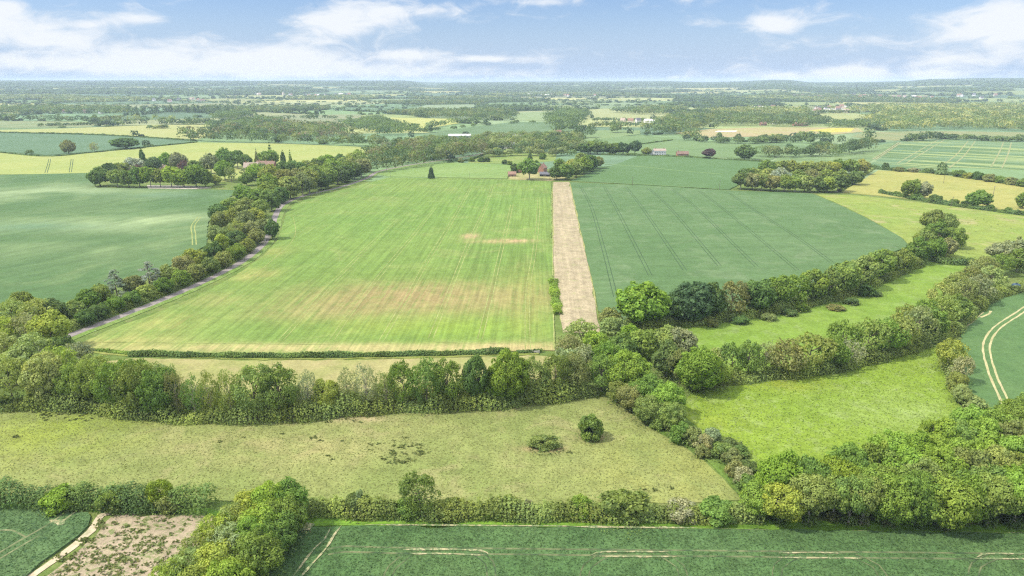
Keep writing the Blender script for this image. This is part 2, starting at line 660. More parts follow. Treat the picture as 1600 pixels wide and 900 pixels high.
def field(name, label, poly, h, mat, tracks=(), track_mat=None, jit=.35, smooth=False, keep=True, seed=None):
    """one crop or meadow: a sheet as high as its plants with a skirt, wheel marks in the same mesh.
    tracks: (pixel polyline, width_m, gap_m, jitter): gap > 0 makes a pair of wheel marks"""
    NF[0] += 1
    h = h + NF[0] * .006
    g = np.random.default_rng(seed or NF[0])
    pts = [P(*q) for q in poly]
    if smooth:
        pts = list(smooth_line(pts + [pts[0]], 5)[:-1])
    pts = densify(pts, 3.0 if depth(poly[0][1]) < 500 else 12, jit, g)
    n = len(pts)
    V = [tuple(p) + (h,) for p in pts] + [tuple(p) + (-.05,) for p in pts]
    FS = [tuple(range(n))] + [(i + n, (i + 1) % n + n, (i + 1) % n, i) for i in range(n)]
    MI = [0] * (n + 1)
    zt = h + .012
    for (ln, w, gap, jw) in tracks:
        line = smooth_line([P(*q) for q in ln], 3.0)
        for off in ((-gap / 2, gap / 2) if gap else (0,)):
            v, f = ribbon(line, w, zt, g, jw, off)
            if depth(poly[0][1]) < 300:
                MARKS.append((v[:len(line), :2], v[len(line):, :2]))
            zt += .004
            o = len(V)
            V += [tuple(p) for p in v]
            FS += [tuple(int(k) + o for k in q) for q in f]
            MI += [1] * len(f)
    me = bpy.data.meshes.new(name)
    me.from_pydata(V, [], FS)
    me.polygons.foreach_set("material_index", MI)
    if me.polygons[0].normal.z < 0:
        me.polygons[0].flip()
    ob = link(name, me, None, [mat, track_mat or M_track])
    tag(ob, label, None, None, "structure")
    if keep:
        POLYS.append(np.array([P(*q) for q in poly]))
    return ob


def rowdir(a, b):
    d = P(*b) - P(*a)
    d /= np.linalg.norm(d)
    return float(d[0]), float(d[1])


WHEAT_A, WHEAT_B = (.056, .106, .036), (.067, .118, .041)
BLUE_A, BLUE_B = (.058, .122, .060), (.072, .138, .070)
# F1: wheat in front
M = field_mat("front_wheat", WHEAT_A, WHEAT_B, big=30, speck=.42, speck_scale=1.35, dark=(.040, .078, .036), dark_amt=.45,
              bump=.9, third=(.085, .135, .052), third_amt=.3, third_scale=9)
TR1 = []
field("wheat_field", "dark green wheat with pale wheel marks in front of the hedge",
      [(40, 1400), (330, 990), (385, 920), (425, 866), (452, 842), (488, 826), (560, 824), (800, 826), (1100, 829), (1400, 833), (1800, 838), (1950, 1000), (2300, 1400)],
      .55, M,
      [([(512, 866), (540, 861), (600, 863), (900, 866), (1300, 870), (1760, 874)], .55, 1.9, .2),
       ([(605, 910), (613, 890), (640, 868)], .3, 1.8, .2), ([(768, 905), (764, 882), (745, 868)], .35, 1.8, .4),
       ([(912, 910), (918, 888), (945, 870)], .3, 1.8, .3), ([(1068, 910), (1062, 888), (1035, 870)], .25, 1.8, .2),
       ([(1382, 912), (1368, 888), (1335, 873)], .3, 1.8, .3), ([(1214, 910), (1216, 888), (1240, 872)], .25, 1.8, .3),
       ([(1520, 905), (1525, 886), (1550, 874)], .3, 1.8, .3)],
      field_mat("wheat_wheel_mark", (.036, .062, .028), (.115, .130, .062), big=4, speck=.3, speck_scale=1.1))
# bare strips where the turning tractors killed the crop
def scrap(name, label, polys, z, mat, seg=1.2):
    V, FS = [], []
    g = np.random.default_rng(len(polys) + int(polys[0][0][0][0]))
    for (line, w) in polys:
        ln = smooth_line([P(*q) for q in line], seg)
        ww = w * np.interp(np.linspace(0, 1, len(ln)), [0, .12, .88, 1], [.15, 1, 1, .15])
        v, f = ribbon(ln, 1.0, z)
        m = len(ln)
        c = (v[:m] + v[m:]) / 2
        wj = ww[:, None] * g.uniform(.6, 1.25, (m, 1))
        dd_ = (v[:m, :2] - v[m:, :2]) * ww[:, None] * .5
        MARKS.append((c[:, :2] + dd_, c[:, :2] - dd_))
        v[:m] = c + (v[:m] - c) * wj
        v[m:] = c + (v[m:] - c) * wj * g.uniform(.7, 1.2, (m, 1))
        o = len(V)
        V += [tuple(p) for p in v]
        FS += [tuple(int(k) + o for k in q) for q in f]
        z += .004
    me = bpy.data.meshes.new(name)
    me.from_pydata(V, [], FS)
    return tag(link(name, me, None, [mat]), label, None, None, "structure")


scrap("bare_ground", "bare pale strips of soil along the wheel marks of the front wheat",
      [([(630, 862.5), (690, 862), (752, 864), (764, 871)], .7), ([(640, 869), (700, 869), (762, 871.5)], .55),
       ([(922, 872), (945, 866), (1045, 866)], .5), ([(930, 873), (1000, 873.5), (1062, 873.5)], .5),
       ([(1215, 868), (1270, 867), (1320, 868.5)], .45), ([(1212, 875), (1280, 875.5), (1353, 876)], .55),
       ([(1525, 875), (1545, 869), (1640, 870)], .5), ([(1520, 877), (1600, 877), (1660, 878)], .5),
       ([(548, 866), (600, 866.5)], .4), ([(517, 828), (507, 847), (492, 860), (462, 900), (440, 930)], .55), ([(534, 825), (522, 840), (510, 860), (475, 900), (452, 932)], .6),
       ([(570, 823.5), (640, 824), (720, 824.5), (900, 826)], .55), ([(890, 826.5), (1010, 828), (1090, 828.5)], .7), ([(1080, 829), (1200, 831.5)], .6),
       ([(1500, 835), (1620, 836.5)], .8), ([(1330, 833), (1380, 834)], .4),
       ([(404, 880), (425, 858), (452, 836), (492, 823)], 3.6), ([(372, 930), (400, 890), (420, 862)], 1.6)], .66, M_dirt)

# F2 wheat bottom left and its track
M2 = field_mat("corner_wheat", (.064, .112, .044), (.078, .128, .050), big=25, speck=.38, speck_scale=1.35, dark=(.022, .052, .026),
               dark_amt=.7, bump=.9)
field("wheat_field", "blue green wheat in the corner beside the bare plot",
      [(-220, 990), (-200, 796), (0, 797), (80, 799), (138, 803), (142, 810), (138, 824), (122, 840), (92, 862), (42, 902), (-60, 985)], .55, M2,
      [([(112, 802), (78, 826), (36, 850), (-30, 890)], .5, 2.2, .3), ([(0, 832), (20, 832), (40, 842)], .4, 0, .4)],
      field_mat("corner_wheel_mark", (.040, .075, .03), (.17, .175, .09), big=6, speck=.3))
scrap("bare_ground", "bare pale soil scraps at the corner of the blue green wheat",
      [([(44, 797.2), (80, 798.5), (112, 801)], .9), ([(78, 816), (92, 820), (102, 822)], 1.6), ([(92, 816), (98, 818), (96, 824)], 1.2), ([(-5, 832), (8, 832)], 1.2)], .66, M_dirt)
M_pathd = field_mat("dirt_path", (.36, .29, .20), (.42, .35, .25), big=5, speck=.2, speck_scale=1.2, third=(.13, .16, .06), third_amt=.5, third_scale=5)
ln = smooth_line([P(*q) for q in [(176, 800), (157, 806), (148, 822), (132, 840), (96, 868), (40, 908), (-60, 990)]], 2)
v, f = ribbon(ln, 1.9, .12, rng, .22)
tag(link("path", mesh_np("path", v, f), None, [M_pathd]), "pale dirt path between the corner wheat and the bare plot", None, None, "structure")
M3 = field_mat("fallow_plot", (.300, .240, .170), (.265, .215, .148), big=12, speck=.3, speck_scale=1.3, bump=.8,
               gaps=((.115, .150, .045), .42, .50, .60, .85), third=(.22, .20, .10), third_amt=.6, third_scale=7)
field("fallow_plot", "bare pinkish plot with scattered weeds",
      [(178, 805), (250, 804), (330, 806), (440, 812), (470, 826), (420, 870), (360, 960), (20, 985), (64, 908), (118, 866), (150, 838), (166, 815)], .09, M3)

# grass headland in front of the hedge
M4 = field_mat("headland_grass", (.105, .190, .022), (.080, .150, .022), big=14, speck=.35, speck_scale=1.2, row=rowdir((600, 818), (1200, 822)),
               row_amt=.28, row_w=1.6)
field("grass_strip", "bright green grass strip along the front hedge",
      [(-200, 788), (0, 788), (300, 796), (470, 800), (800, 806), (1180, 811), (1500, 818), (1800, 822), (1800, 836), (1400, 831), (1100, 827), (800, 824.5),
       (560, 822.5), (440, 822), (300, 803), (0, 795.5), (-200, 795)], .2, M4)

# M1 meadow
SEDGE = (.070, .095, .030)
M5 = field_mat("dry_meadow", (0.179, 0.198, 0.067), (0.146, 0.177, 0.053), big=40, speck=.28, speck_scale=1.1, third=(.245, .215, .105), third_amt=.5,
               third_scale=16, gaps=((.105, .125, .040), .55, .60, .70, .7), bump=.7,
               patches=[(120, 655, 26, 16, (.170, .220, .030), .75), (40, 690, 26, 14, (.185, .215, .035), .6), (560, 655, 10, 3, (.36, .27, .17), .8), (450, 700, 30, 9, (.29, .24, .115), .55),
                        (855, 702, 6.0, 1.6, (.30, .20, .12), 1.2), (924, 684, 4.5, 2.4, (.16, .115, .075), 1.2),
                        (1050, 735, 24, 22, (.215, .215, .055), .5)])
field("meadow", "dry olive and tan meadow between the brook trees and the front hedge",
      [(-260, 780), (-260, 642), (-60, 632), (60, 632), (150, 636), (300, 655), (440, 652), (560, 640), (760, 630), (900, 616), (955, 622), (1000, 655),
       (1030, 678), (1068, 698), (1100, 720), (1130, 748), (1160, 782), (900, 788), (500, 786), (330, 782), (0, 774)], .1, M5)
# green verge strip along the diagonal
M5b = field_mat("lush_edge", (.085, .140, .025), (.110, .165, .035), big=9, speck=.35, speck_scale=1.2)
field("grass_edge", "lush green edge under the diagonal scrub",
      [(930, 612), (960, 622), (1003, 655), (1034, 678), (1072, 698), (1104, 720), (1134, 748), (1164, 786), (1200, 786), (1180, 745), (1155, 700), (1120, 668), (1060, 640), (1010, 600)], .22, M5b)

# M2 strip meadow behind the brook trees
M6 = field_mat("tan_strip", (.245, .225, .098), (.205, .210, .076), big=18, speck=.22, speck_scale=1.0, third=(.27, .225, .115), third_amt=.6)
field("meadow", "tan dry grass strip between the ditch hedge and the brook trees",
      [(90, 575), (205, 560), (400, 563.5), (600, 562), (720, 559), (840, 556), (880, 560), (860, 612), (640, 625), (440, 640), (260, 640), (100, 620)], .11, M6)
M6b = field_mat("ditch_grass", (.150, .180, .04), (.19, .20, .06), big=9, speck=.3)
field("grass_strip", "green grass bank in front of the ditch hedge",
      [(110, 548), (200, 557), (400, 562.5), (600, 561), (720, 558), (842, 554.5), (842, 551), (700, 553), (400, 556), (210, 553), (120, 543)], .17, M6b)

# F4 the big spring crop field
DIR4 = rowdir((748, 532), (795, 330))
M7 = field_mat("green_crop", (.105, .168, .038), (.124, .184, .044), big=70, speck=.20, speck_scale=1.0, row=DIR4, row_amt=.17, row_w=2.3, bump=.35,
               third=(.185, .215, .070), third_amt=.5, third_scale=30,
               patches=[(640, 466, 50, 26, (.255, .180, .090), 1.0), (760, 466, 40, 20, (.235, .18, .083), .85), (540, 472, 32, 18, (.21, .185, .072), .65), (540, 487, 26, 12, (.22, .185, .08), .75), (470, 492, 28, 10, (.21, .19, .075), .6),
                        (735, 370, 6, 9, (.33, .235, .13), 1.1), (800, 377, 15, 6, (.33, .235, .13), 1.1), (765, 379, 16, 5, (.27, .225, .10), .9),
                        (620, 430, 60, 12, (.095, .15, .03), .7), (730, 512, 36, 16, (.150, .235, .030), .8), (600, 510, 40, 12, (.175, .22, .045), .6),
                        (460, 545, 100, 5, (.31, .27, .12), 1.1), (700, 546, 70, 4, (.30, .265, .115), 1.0), (800, 546, 22, 6, (.33, .265, .13), 1.1),
                        (170, 535, 30, 9, (.27, .25, .09), .9), (260, 505, 16, 12, (.25, .24, .08), .8), (330, 470, 16, 12, (.23, .22, .08), .7), (395, 430, 14, 14, (.25, .23, .08), .8),
                        (430, 395, 10, 14, (.23, .22, .07), .7), (750, 460, 18, 30, (.20, .20, .07), .5), (825, 460, 10, 60, (.20, .20, .06), .7),
                        (560, 350, 60, 60, (.110, .188, .042), .6), (760, 320, 50, 60, (.110, .195, .042), .6)])
field("crop_field", "big bright green crop field with brown patches and seed rows",
      [(118, 541), (175, 515), (245, 490), (305, 465), (365, 433), (410, 402), (432, 378), (441, 355), (447, 334), (462, 318), (500, 305), (545, 295), (575, 286), (610, 277.5),
       (700, 279), (800, 281), (861, 283.5), (863, 400), (864, 470), (867, 549), (790, 549.5), (600, 553), (400, 554.5), (220, 551), (130, 545)], .35, M7,
      [([(439, 533), (480, 488), (512, 450), (540, 422), (580, 382), (620, 345)], .30, 2.0, .5), ([(519, 532), (552, 485), (607, 415), (648, 366), (680, 325)], .30, 2.0, .4),
       ([(596, 534), (641, 457), (667, 410), (697, 362), (718, 326), (735, 295)], .32, 2.0, .4), ([(673, 530), (702, 458), (732, 382), (757, 328), (770, 292)], .36, 2.0, .4),
       ([(750, 531), (767, 462), (780, 405), (791, 360), (800, 320)], .36, 2.0, .4), ([(825, 548), (824, 500), (826, 445), (834, 400), (840, 350), (842, 310)], .32, 2.0, .4),
       ([(678, 536), (720, 537.5), (850, 537)], .22, 0, .5), ([(395, 434), (430, 404), (455, 380), (462, 362), (458, 340)], .35, 0, .4), ([(150, 536), (330, 538), (520, 540)], .3, 0, .6),
       ([(640, 280.5), (760, 281), (858, 283.5)], .5, 0, .4), ([(862, 300), (864, 440), (866, 545)], .5, 0, .4)])
M8 = field_mat("upper_crop", (.130, .198, .058), (.148, .210, .066), big=60, speck=.18, speck_scale=.8, row=rowdir((640, 276), (780, 262)), row_amt=.1, row_w=4)
field("crop_field", "smaller bright green field beyond the big crop field",
      [(612, 276.5), (590, 273), (605, 266), (640, 259), (700, 254), (760, 256), (800, 258), (798, 270), (792, 279.5), (700, 277.8)], .3, M8)
M8b = field_mat("paddock", (.155, .195, .055), (.125, .18, .045), big=30, speck=.25, speck_scale=.7, third=(.21, .2, .09))
field("paddock", "pale paddock below the farm hamlet", [(730, 254.5), (765, 238), (800, 234), (870, 240), (868, 252), (832, 254), (800, 257)], .2, M8b)
field("paddock", "yellowish garden plot around the brick houses", [(793, 281), (800, 272), (850, 268), (888, 278), (862, 282.8), (830, 282.5)], .2,
      field_mat("garden_grass", (.21, .21, .08), (.26, .23, .11), big=15, speck=.3, speck_scale=.7))

# F6 stubble strip
M9 = field_mat("stubble", (.285, .236, .155), (.250, .210, .134), big=22, speck=.34, speck_scale=1.3, row=rowdir((905, 480), (876, 290)), row_amt=.13, row_w=2.6,
               gaps=((.24, .24, .11), .22, .52, .68, .7), dark=(.20, .165, .105), dark_amt=.6)
field("stubble_strip", "pale pinkish stubble strip beside the big crop field",
      [(864.5, 284.5), (889, 284.5), (896, 318), (908, 370), (919, 418), (931, 484), (940, 520), (880, 520), (872, 470), (866, 436), (865, 400)], .12, M9)
M9b = field_mat("stubble_edge", (.20, .22, .075), (.25, .24, .10), big=8, speck=.3)
scrap("grass_edge", "yellow grass edges of the stubble strip",
      [([(890, 285), (898, 318), (910, 370), (921, 418), (932, 480)], 2.2), ([(864, 285), (865, 400), (866, 432)], 1.2), ([(870, 440), (880, 462), (884, 496), (886, 520)], 4.5)], .14, M9b, seg=4)

# F7 dark wheat
DIR7 = rowdir((960, 462), (905, 290))
M10 = field_mat("blue_wheat", (0.070, 0.123, 0.047), (0.083, 0.137, 0.056), big=55, speck=.15, speck_scale=.9, third=(0.126, 0.171, 0.088), third_amt=.5, third_scale=24, bump=.3,
                row=rowdir((1000, 380), (1200, 376)), row_amt=.07, row_w=5)
tr7 = [([(962, 466), (942, 387), (924, 325), (906, 290)], .36, 2.0, .2), ([(1016, 432), (962, 325), (944, 292)], .36, 2.0, .2), ([(1070, 424), (1003, 325), (978, 293)], .36, 2.0, .2),
       ([(1124, 417), (1046, 325), (1013, 295)], .36, 2.0, .2), ([(1182, 418), (1087, 325), (1050, 297)], .33, 2.0, .3), ([(1246, 424), (1202, 387), (1127, 325), (1092, 299)], .3, 2.0, .3),
       ([(1300, 412), (1245, 372), (1172, 325), (1140, 303)], .3, 2.0, .4)]
field("wheat_field", "large blue green wheat field beside the stubble strip",
      [(891, 285.5), (1000, 290), (1130, 298), (1270, 303.5), (1320, 325), (1365, 348), (1408, 372), (1420, 385), (1330, 425), (1200, 478), (1060, 505), (940, 505), (932, 470), (921, 418), (910, 370), (898, 318)],
      .5, M10, tr7, M_trackd)
M10b = field_mat("far_wheat", (0.071, 0.127, 0.046), (0.078, 0.134, 0.051), big=70, speck=.12, speck_scale=.7, third=(.10, .17, .075), third_amt=.3, third_scale=40)
field("wheat_field", "blue green wheat below the white house", [(892, 283), (905, 277), (950, 262), (1000, 243), (1090, 246), (1180, 251), (1215, 254), (1140, 297), (1000, 289)], .5, M10b,
      [([(945, 257), (1000, 261), (1060, 267), (1130, 273)], 2.4, 0, .2), ([(905, 284.5), (1000, 288.5), (1120, 296)], 1.6, 0, .3)],
      field_mat("grass_line", (.13, .2, .07), (.15, .21, .08), big=20))

# M3 M4 right meadows
M11 = field_mat("lush_meadow", (0.122, 0.194, 0.029), (0.141, 0.209, 0.036), big=26, speck=.24, speck_scale=1.0, third=(.165, .215, .075), third_amt=.55, third_scale=9, bump=.7,
                gaps=((.075, .125, .025), .4, .61, .72, .6))
field("meadow", "narrow bright green meadow between the two tree belts",
      [(1040, 530), (1060, 508), (1150, 490), (1240, 478), (1330, 445), (1400, 422), (1440, 410), (1500, 410), (1520, 425), (1440, 490), (1400, 545), (1300, 580), (1180, 590), (1090, 570)], .16, M11)
M12 = field_mat("flower_meadow", (.132, .198, .022), (.152, .216, .028), big=24, speck=.26, speck_scale=1.1, third=(.215, .262, .10), third_amt=.5, third_scale=5, bump=.8,
                gaps=((.085, .145, .022), .5, .60, .72, .55), patches=[(1230, 600, 12, 6, (.20, .215, .025), .7), (1110, 660, 10, 12, (.19, .22, .03), .5), (1400, 640, 24, 14, (.20, .255, .09), .5)])
field("meadow", "bright flowery meadow enclosed by trees and the corner wood",
      [(1060, 640), (1090, 600), (1200, 586), (1330, 572), (1400, 552), (1460, 535), (1480, 560), (1490, 600), (1505, 650), (1460, 740), (1330, 765), (1200, 775), (1150, 735), (1110, 690)], .17, M12)
# F8 right wheat
M13 = field_mat("right_wheat", (0.066, 0.124, 0.043), (0.079, 0.138, 0.049), big=30, speck=.18, speck_scale=1.2, dark=(.03, .07, .03), dark_amt=.4, bump=.5)
field("wheat_field", "blue green wheat with two curved pale wheel tracks",
      [(1502, 512), (1530, 488), (1560, 470), (1600, 458), (1700, 446), (1900, 455), (1900, 700), (1600, 690), (1545, 650), (1515, 618), (1500, 575)], .5, M13,
      [([(1622, 470), (1590, 492), (1560, 512), (1544, 532), (1541, 552), (1551, 588), (1566, 622), (1580, 650)], .7, 2.2, .35),
       ([(1504, 517), (1520, 504), (1536, 490)], .6, 0, .4), ([(1497, 567), (1504, 592), (1512, 606)], .8, 0, .4), ([(1532, 498), (1545, 492), (1548, 488)], 1.0, 0, .5)],
      field_mat("bare_wheel_mark", (.36, .32, .18), (.30, .28, .14), big=9, speck=.25))

# M5 olive pasture right, F9 tan field, F10 trial plots
M14 = field_mat("pasture", (0.177, 0.215, 0.048), (0.153, 0.205, 0.043), big=40, speck=.25, speck_scale=.8, third=(.28, .235, .125), third_amt=.6, third_scale=26,
                gaps=((.10, .135, .04), .22, .62, .72, .8))
field("pasture", "patchy yellow green pasture beyond the tree belts",
      [(1275, 304), (1330, 305), (1400, 312), (1480, 322), (1600, 337), (1800, 352), (1800, 420), (1600, 405), (1500, 415), (1430, 402), (1412, 374), (1365, 346), (1322, 324)], .13, M14)
M15 = field_mat("hay_field", (.255, .240, .075), (.225, .225, .065), big=55, speck=.18, speck_scale=.7, third=(.20, .22, .06), third_amt=.5, third_scale=40)
field("hay_field", "tan yellow hay field beside the oak wood",
      [(1315, 301), (1345, 283), (1372, 266.5), (1440, 270), (1500, 277), (1600, 292), (1800, 312), (1800, 350), (1600, 332), (1480, 318), (1400, 309)], .25, M15)
dirS = rowdir((1500, 240), (1580, 244))
mS, tS = new_mat("trial_plots")
posS = tS.n("ShaderNodeNewGeometry").outputs["Position"]
sp = tS.n("ShaderNodeSeparateXYZ")
tS.link(posS, sp.inputs[0])
ac = tS.math("SUBTRACT", tS.math("MULTIPLY", sp.outputs[0], dirS[1]), tS.math("MULTIPLY", sp.outputs[1], dirS[0]))
al = tS.math("ADD", tS.math("MULTIPLY", sp.outputs[0], dirS[0]), tS.math("MULTIPLY", sp.outputs[1], dirS[1]))
stripe = tS.noise(tS.xyz(tS.math("MULTIPLY", ac, 1 / 34.0), tS.math("MULTIPLY", al, 1 / 700.0)), 1.0, 2, .7)
cS = tS.mix(tS.ramp(stripe, .46, .54), (.082, .135, .056), (.205, .25, .10))
cS = tS.mix(tS.ramp(tS.noise(posS, 1 / 120., 3), .50, .56, 0, .6), cS, (.10, .165, .09))
diffuse_out(tS, cS, rough=.95, spec=.05)
M_lane2 = field_mat("plot_lane", (.24, .235, .12), (.17, .195, .085), big=14, speck=.2)
field("trial_plots", "striped green trial plots divided by diagonal grass lanes",
      [(1352, 261), (1375, 248), (1410, 222), (1475, 218), (1600, 222), (1800, 228), (1800, 275), (1600, 266), (1490, 261.5), (1420, 266), (1390, 263)], .3, mS,
      [([(1366, 249), (1385, 237), (1406, 223)], 2.2, 3.5, .2), ([(1408, 256), (1440, 237), (1471, 218.5)], 1.7, 9, .2), ([(1476, 262), (1500, 243), (1518, 221)], 1.7, 10, .2),
       ([(1557, 262), (1568, 240), (1574, 223)], 1.7, 11, .2), ([(1650, 262), (1640, 225)], 1.7, 11, .2)], M_lane2)
field("meadow", "green plot between the oak wood and the trial plots", [(1205, 254), (1225, 240), (1290, 243), (1345, 232), (1402, 222), (1366, 248), (1350, 261), (1290, 256)], .2,
      field_mat("plot_green", (.11, .165, .07), (.13, .18, .075), big=50, speck=.2, speck_scale=.6, row=rowdir((1230, 246), (1330, 240)), row_amt=.25, row_w=8))

# left fields
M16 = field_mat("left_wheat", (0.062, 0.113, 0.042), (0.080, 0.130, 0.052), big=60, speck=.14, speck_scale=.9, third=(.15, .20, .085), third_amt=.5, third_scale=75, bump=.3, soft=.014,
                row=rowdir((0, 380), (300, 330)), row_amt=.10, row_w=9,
                patches=[(60, 300, 110, 40, (.19, .245, .125), .95), (230, 347, 85, 32, (.215, .27, .135), 1.05), (100, 392, 60, 18, (.185, .24, .11), .9), (60, 355, 50, 14, (.085, .15, .085), .7), (250, 305, 60, 18, (.09, .15, .09), .6)])  # cloud light painted into the wheat colour as paler and greener patches
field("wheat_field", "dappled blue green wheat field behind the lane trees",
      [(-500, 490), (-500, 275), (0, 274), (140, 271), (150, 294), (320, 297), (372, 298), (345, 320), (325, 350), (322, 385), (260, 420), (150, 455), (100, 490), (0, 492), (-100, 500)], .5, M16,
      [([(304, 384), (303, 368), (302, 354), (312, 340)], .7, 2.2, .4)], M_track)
M17 = field_mat("yellow_crop", (.235, .258, .082), (.208, .242, .072), big=90, speck=.12, speck_scale=.5, third=(.26, .26, .10), third_amt=.5, third_scale=60)
field("barley_field", "yellow green barley field behind the estate trees",
      [(-500, 276), (-400, 238), (0, 239.5), (75, 244.5), (150, 239), (310, 223), (450, 225), (585, 231), (600, 240), (570, 262), (480, 264), (350, 285), (140, 272), (0, 273.5)], .45, M17,
      [([(72, 271), (76, 258), (78, 249)], .7, 2.2, .3), ([(110, 270), (112, 256), (113, 249)], .7, 2.2, .3)], M_trackd)
M18 = field_mat("far_dark_wheat", (.075, .128, .068), (.085, .138, .076), big=80, speck=.12, speck_scale=.5)
field("wheat_field", "dark green wedge of wheat between the yellow barley fields", [(-400, 236), (-380, 204), (0, 208), (150, 211.5), (300, 219.5), (308, 221.5), (150, 237), (75, 243), (0, 237.5)], .5, M18)
field("barley_field", "pale yellow barley strip below the far tree bands", [(-380, 203), (-300, 198), (0, 203.5), (100, 201), (240, 195.5), (330, 195), (345, 203), (310, 218), (150, 210), (0, 206)], .45,
      field_mat("barley", (.235, .25, .092), (.25, .255, .10), big=100, speck=.1, speck_scale=.4))
for nm, lb, pl, ca, cb in [
    ("pasture", "pale green pasture below the far woods", [(-200, 202), (-100, 189), (60, 189), (140, 191), (145, 199), (60, 200)], (.13, .17, .08), (.17, .19, .09)),
    ("barley_field", "yellow field among hedges beyond the tree belt", [(596, 197), (612, 184), (720, 186), (716, 193), (680, 199), (640, 205), (560, 204)], (.29, .29, .10), (.25, .27, .08)),
    ("wheat_field", "blue green field behind the barns", [(646, 216), (680, 206), (735, 199), (800, 191), (872, 191), (880, 205), (850, 212), (760, 214)], (.085, .135, .062), (.10, .15, .072)),
    ("pasture", "light green field on the rise beyond the yellow field", [(632, 172), (670, 164), (740, 163), (748, 172), (700, 175)], (.17, .21, .12), (.14, .19, .10)),
    ("pasture", "pale yellow field beyond the parkland trees", [(912, 186), (925, 171), (1045, 171), (1052, 181), (1000, 189)], (.21, .235, .105), (.23, .24, .11)),
    ("wheat_field", "wide green field above the white house", [(898, 228), (915, 218), (1000, 211), (1065, 219), (1100, 222), (1190, 227), (1222, 237), (1205, 250), (1100, 245), (1000, 241), (905, 236)], (.10, .155, .062), (.115, .17, .07)),
    ("pasture", "bright green field with four trees at its edge", [(905, 222), (925, 204), (1000, 204), (1000, 210), (940, 217)], (.125, .18, .075), (.14, .19, .08)),
    ("hay_field", "smooth yellow hill field below the village", [(1265, 177), (1330, 176), (1370, 183), (1385, 191), (1330, 195), (1290, 192)], (.235, .245, .10), (.20, .23, .09)),
    ("rough_field", "tan rough ground with yellow flowers beside the allotments", [(1055, 208), (1110, 202), (1200, 199), (1340, 200), (1350, 206), (1300, 211), (1200, 213), (1100, 216)], (.25, .235, .10), (.27, .22, .12)),
    ("barley_field", "yellow flowering strip at the rough ground", [(1262, 204), (1300, 200.5), (1335, 200.5), (1330, 206), (1290, 208)], (.36, .32, .06), (.33, .30, .07)),
    ("pasture", "scrubby green pasture above the trial plots", [(1330, 214), (1350, 207), (1470, 205), (1640, 208), (1640, 220), (1470, 216), (1400, 220)], (.15, .18, .08), (.19, .19, .09)),
    ("pasture", "pale field among the parkland hedges", [(800, 189), (810, 176), (880, 174), (900, 184), (870, 189)], (.17, .215, .10), (.15, .2, .09)),
    ("pasture", "small green field left of the yellow field", [(400, 187), (430, 180), (560, 179), (575, 184), (540, 190), (460, 195)], (.15, .185, .10), (.18, .18, .10)),
]:
    field(nm, lb, pl, .35, field_mat(nm, ca, cb, big=90, speck=.14, speck_scale=.35, third=tuple(c * 1.15 for c in ca), third_amt=.4, third_scale=40), jit=1.2)
field("gravel_yard", "white gravel strip in the rough ground", [(1116, 206.3), (1122, 204.8), (1152, 204.6), (1150, 206)], .42, plain("gravel", (.6, .57, .5)), keep=False)

# ------------------------------------------------------------------ lane
M_asph, tA = new_mat("lane_asphalt")
posA = tA.n("ShaderNodeNewGeometry").outputs["Position"]
nA = tA.noise(posA, .35, 6, .65)
cA = tA.mix(tA.ramp(nA, .35, .65), (.165, .145, .135), (.235, .205, .190))
cA = tA.mix(tA.ramp(tA.noise(posA, 2.0, 4, .7), .55, .7, 0, .5), cA, (.10, .09, .085))
diffuse_out(tA, cA, rough=.8, spec=.2)
LANE = [(40, 556), (105, 526), (165, 503), (230, 478), (290, 453), (345, 427), (385, 404), (412, 380), (424, 358), (430, 338), (442, 320), (475, 306), (530, 293), (572, 279), (592, 268), (640, 258), (700, 249), (740, 243), (770, 236), (800, 230)]
lane_ln = smooth_line([P(*q) for q in LANE], 4)
v, f = ribbon(lane_ln, 4.6, .10, rng, .06)
tag(link("lane", mesh_np("lane", v, f), None, [M_asph]), "narrow grey lane curving along the big crop field", None, None, "structure")
M_verge = field_mat("verge", (.105, .165, .035), (.14, .19, .055), big=12, speck=.4, speck_scale=1.0, gaps=((.42, .44, .33), .9, .60, .70, .7))
v, f = ribbon(lane_ln, 3.6, .16, rng, .2, off=-4.2)
tag(link("verge", mesh_np("verge", v, f), None, [M_verge]), "grass verge with white flowers between lane and crop", None, None, "structure")
v, f = ribbon(lane_ln, 1.6, .155, rng, .3, off=3.0)
tag(link("verge", mesh_np("verge", v, f), None, [M_ground]), "grass verge under the lane trees", None, None, "structure")
field("gravel_yard", "pale gravel drive in front of the estate trees", [(230, 290), (300, 291), (330, 294), (300, 296), (232, 295)], .2, plain("drive", (.42, .37, .30)), keep=False)


# ------------------------------------------------------------------ trees, row by row (photo pixels of the trunk foot, height, width)
RD, CL, FE, TH, TA = "round", "clump", "feather", "thin", "tall"
GW = "trees of the corner wood"
its = [(1178, 806, 8.5, 8, "bright", CL), (1217, 819, 10.0, 9.5, "yellow", RD), (1262, 819, 12.5, 9.5, "olive", "stem"), (1300, 814, 11.5, 8.5, "olive", "stem"), (1325, 820, 13.0, 9, "mid", "stem"), (1346, 819, 12.5, 8.5, "olive", "stem"),
       (1386, 820, 13, 10, "bright", CL), (1424, 820, 13.5, 10.5, "mid", CL), (1470, 824, 13, 12, "bright", CL), (1503, 820, 13, 9, "bright", CL), (1541, 822, 13, 10, "olive", "stem"), (1583, 824, 13.5, 10, "bright", "stem"), (1632, 826, 13, 11, "mid", "stem"), (1690, 826, 13, 11, "bright", "stem")]
row("of the corner wood's front edge", "the hedge", GW, its)
row("in the corner wood's second row", "the hedge end", GW, along([(1192, 788), (1400, 800), (1700, 806)], 11, (12, 14), (9, 11.5), ["bright", "mid", "mid", "olive", "bright"], [CL, RD, CL]))
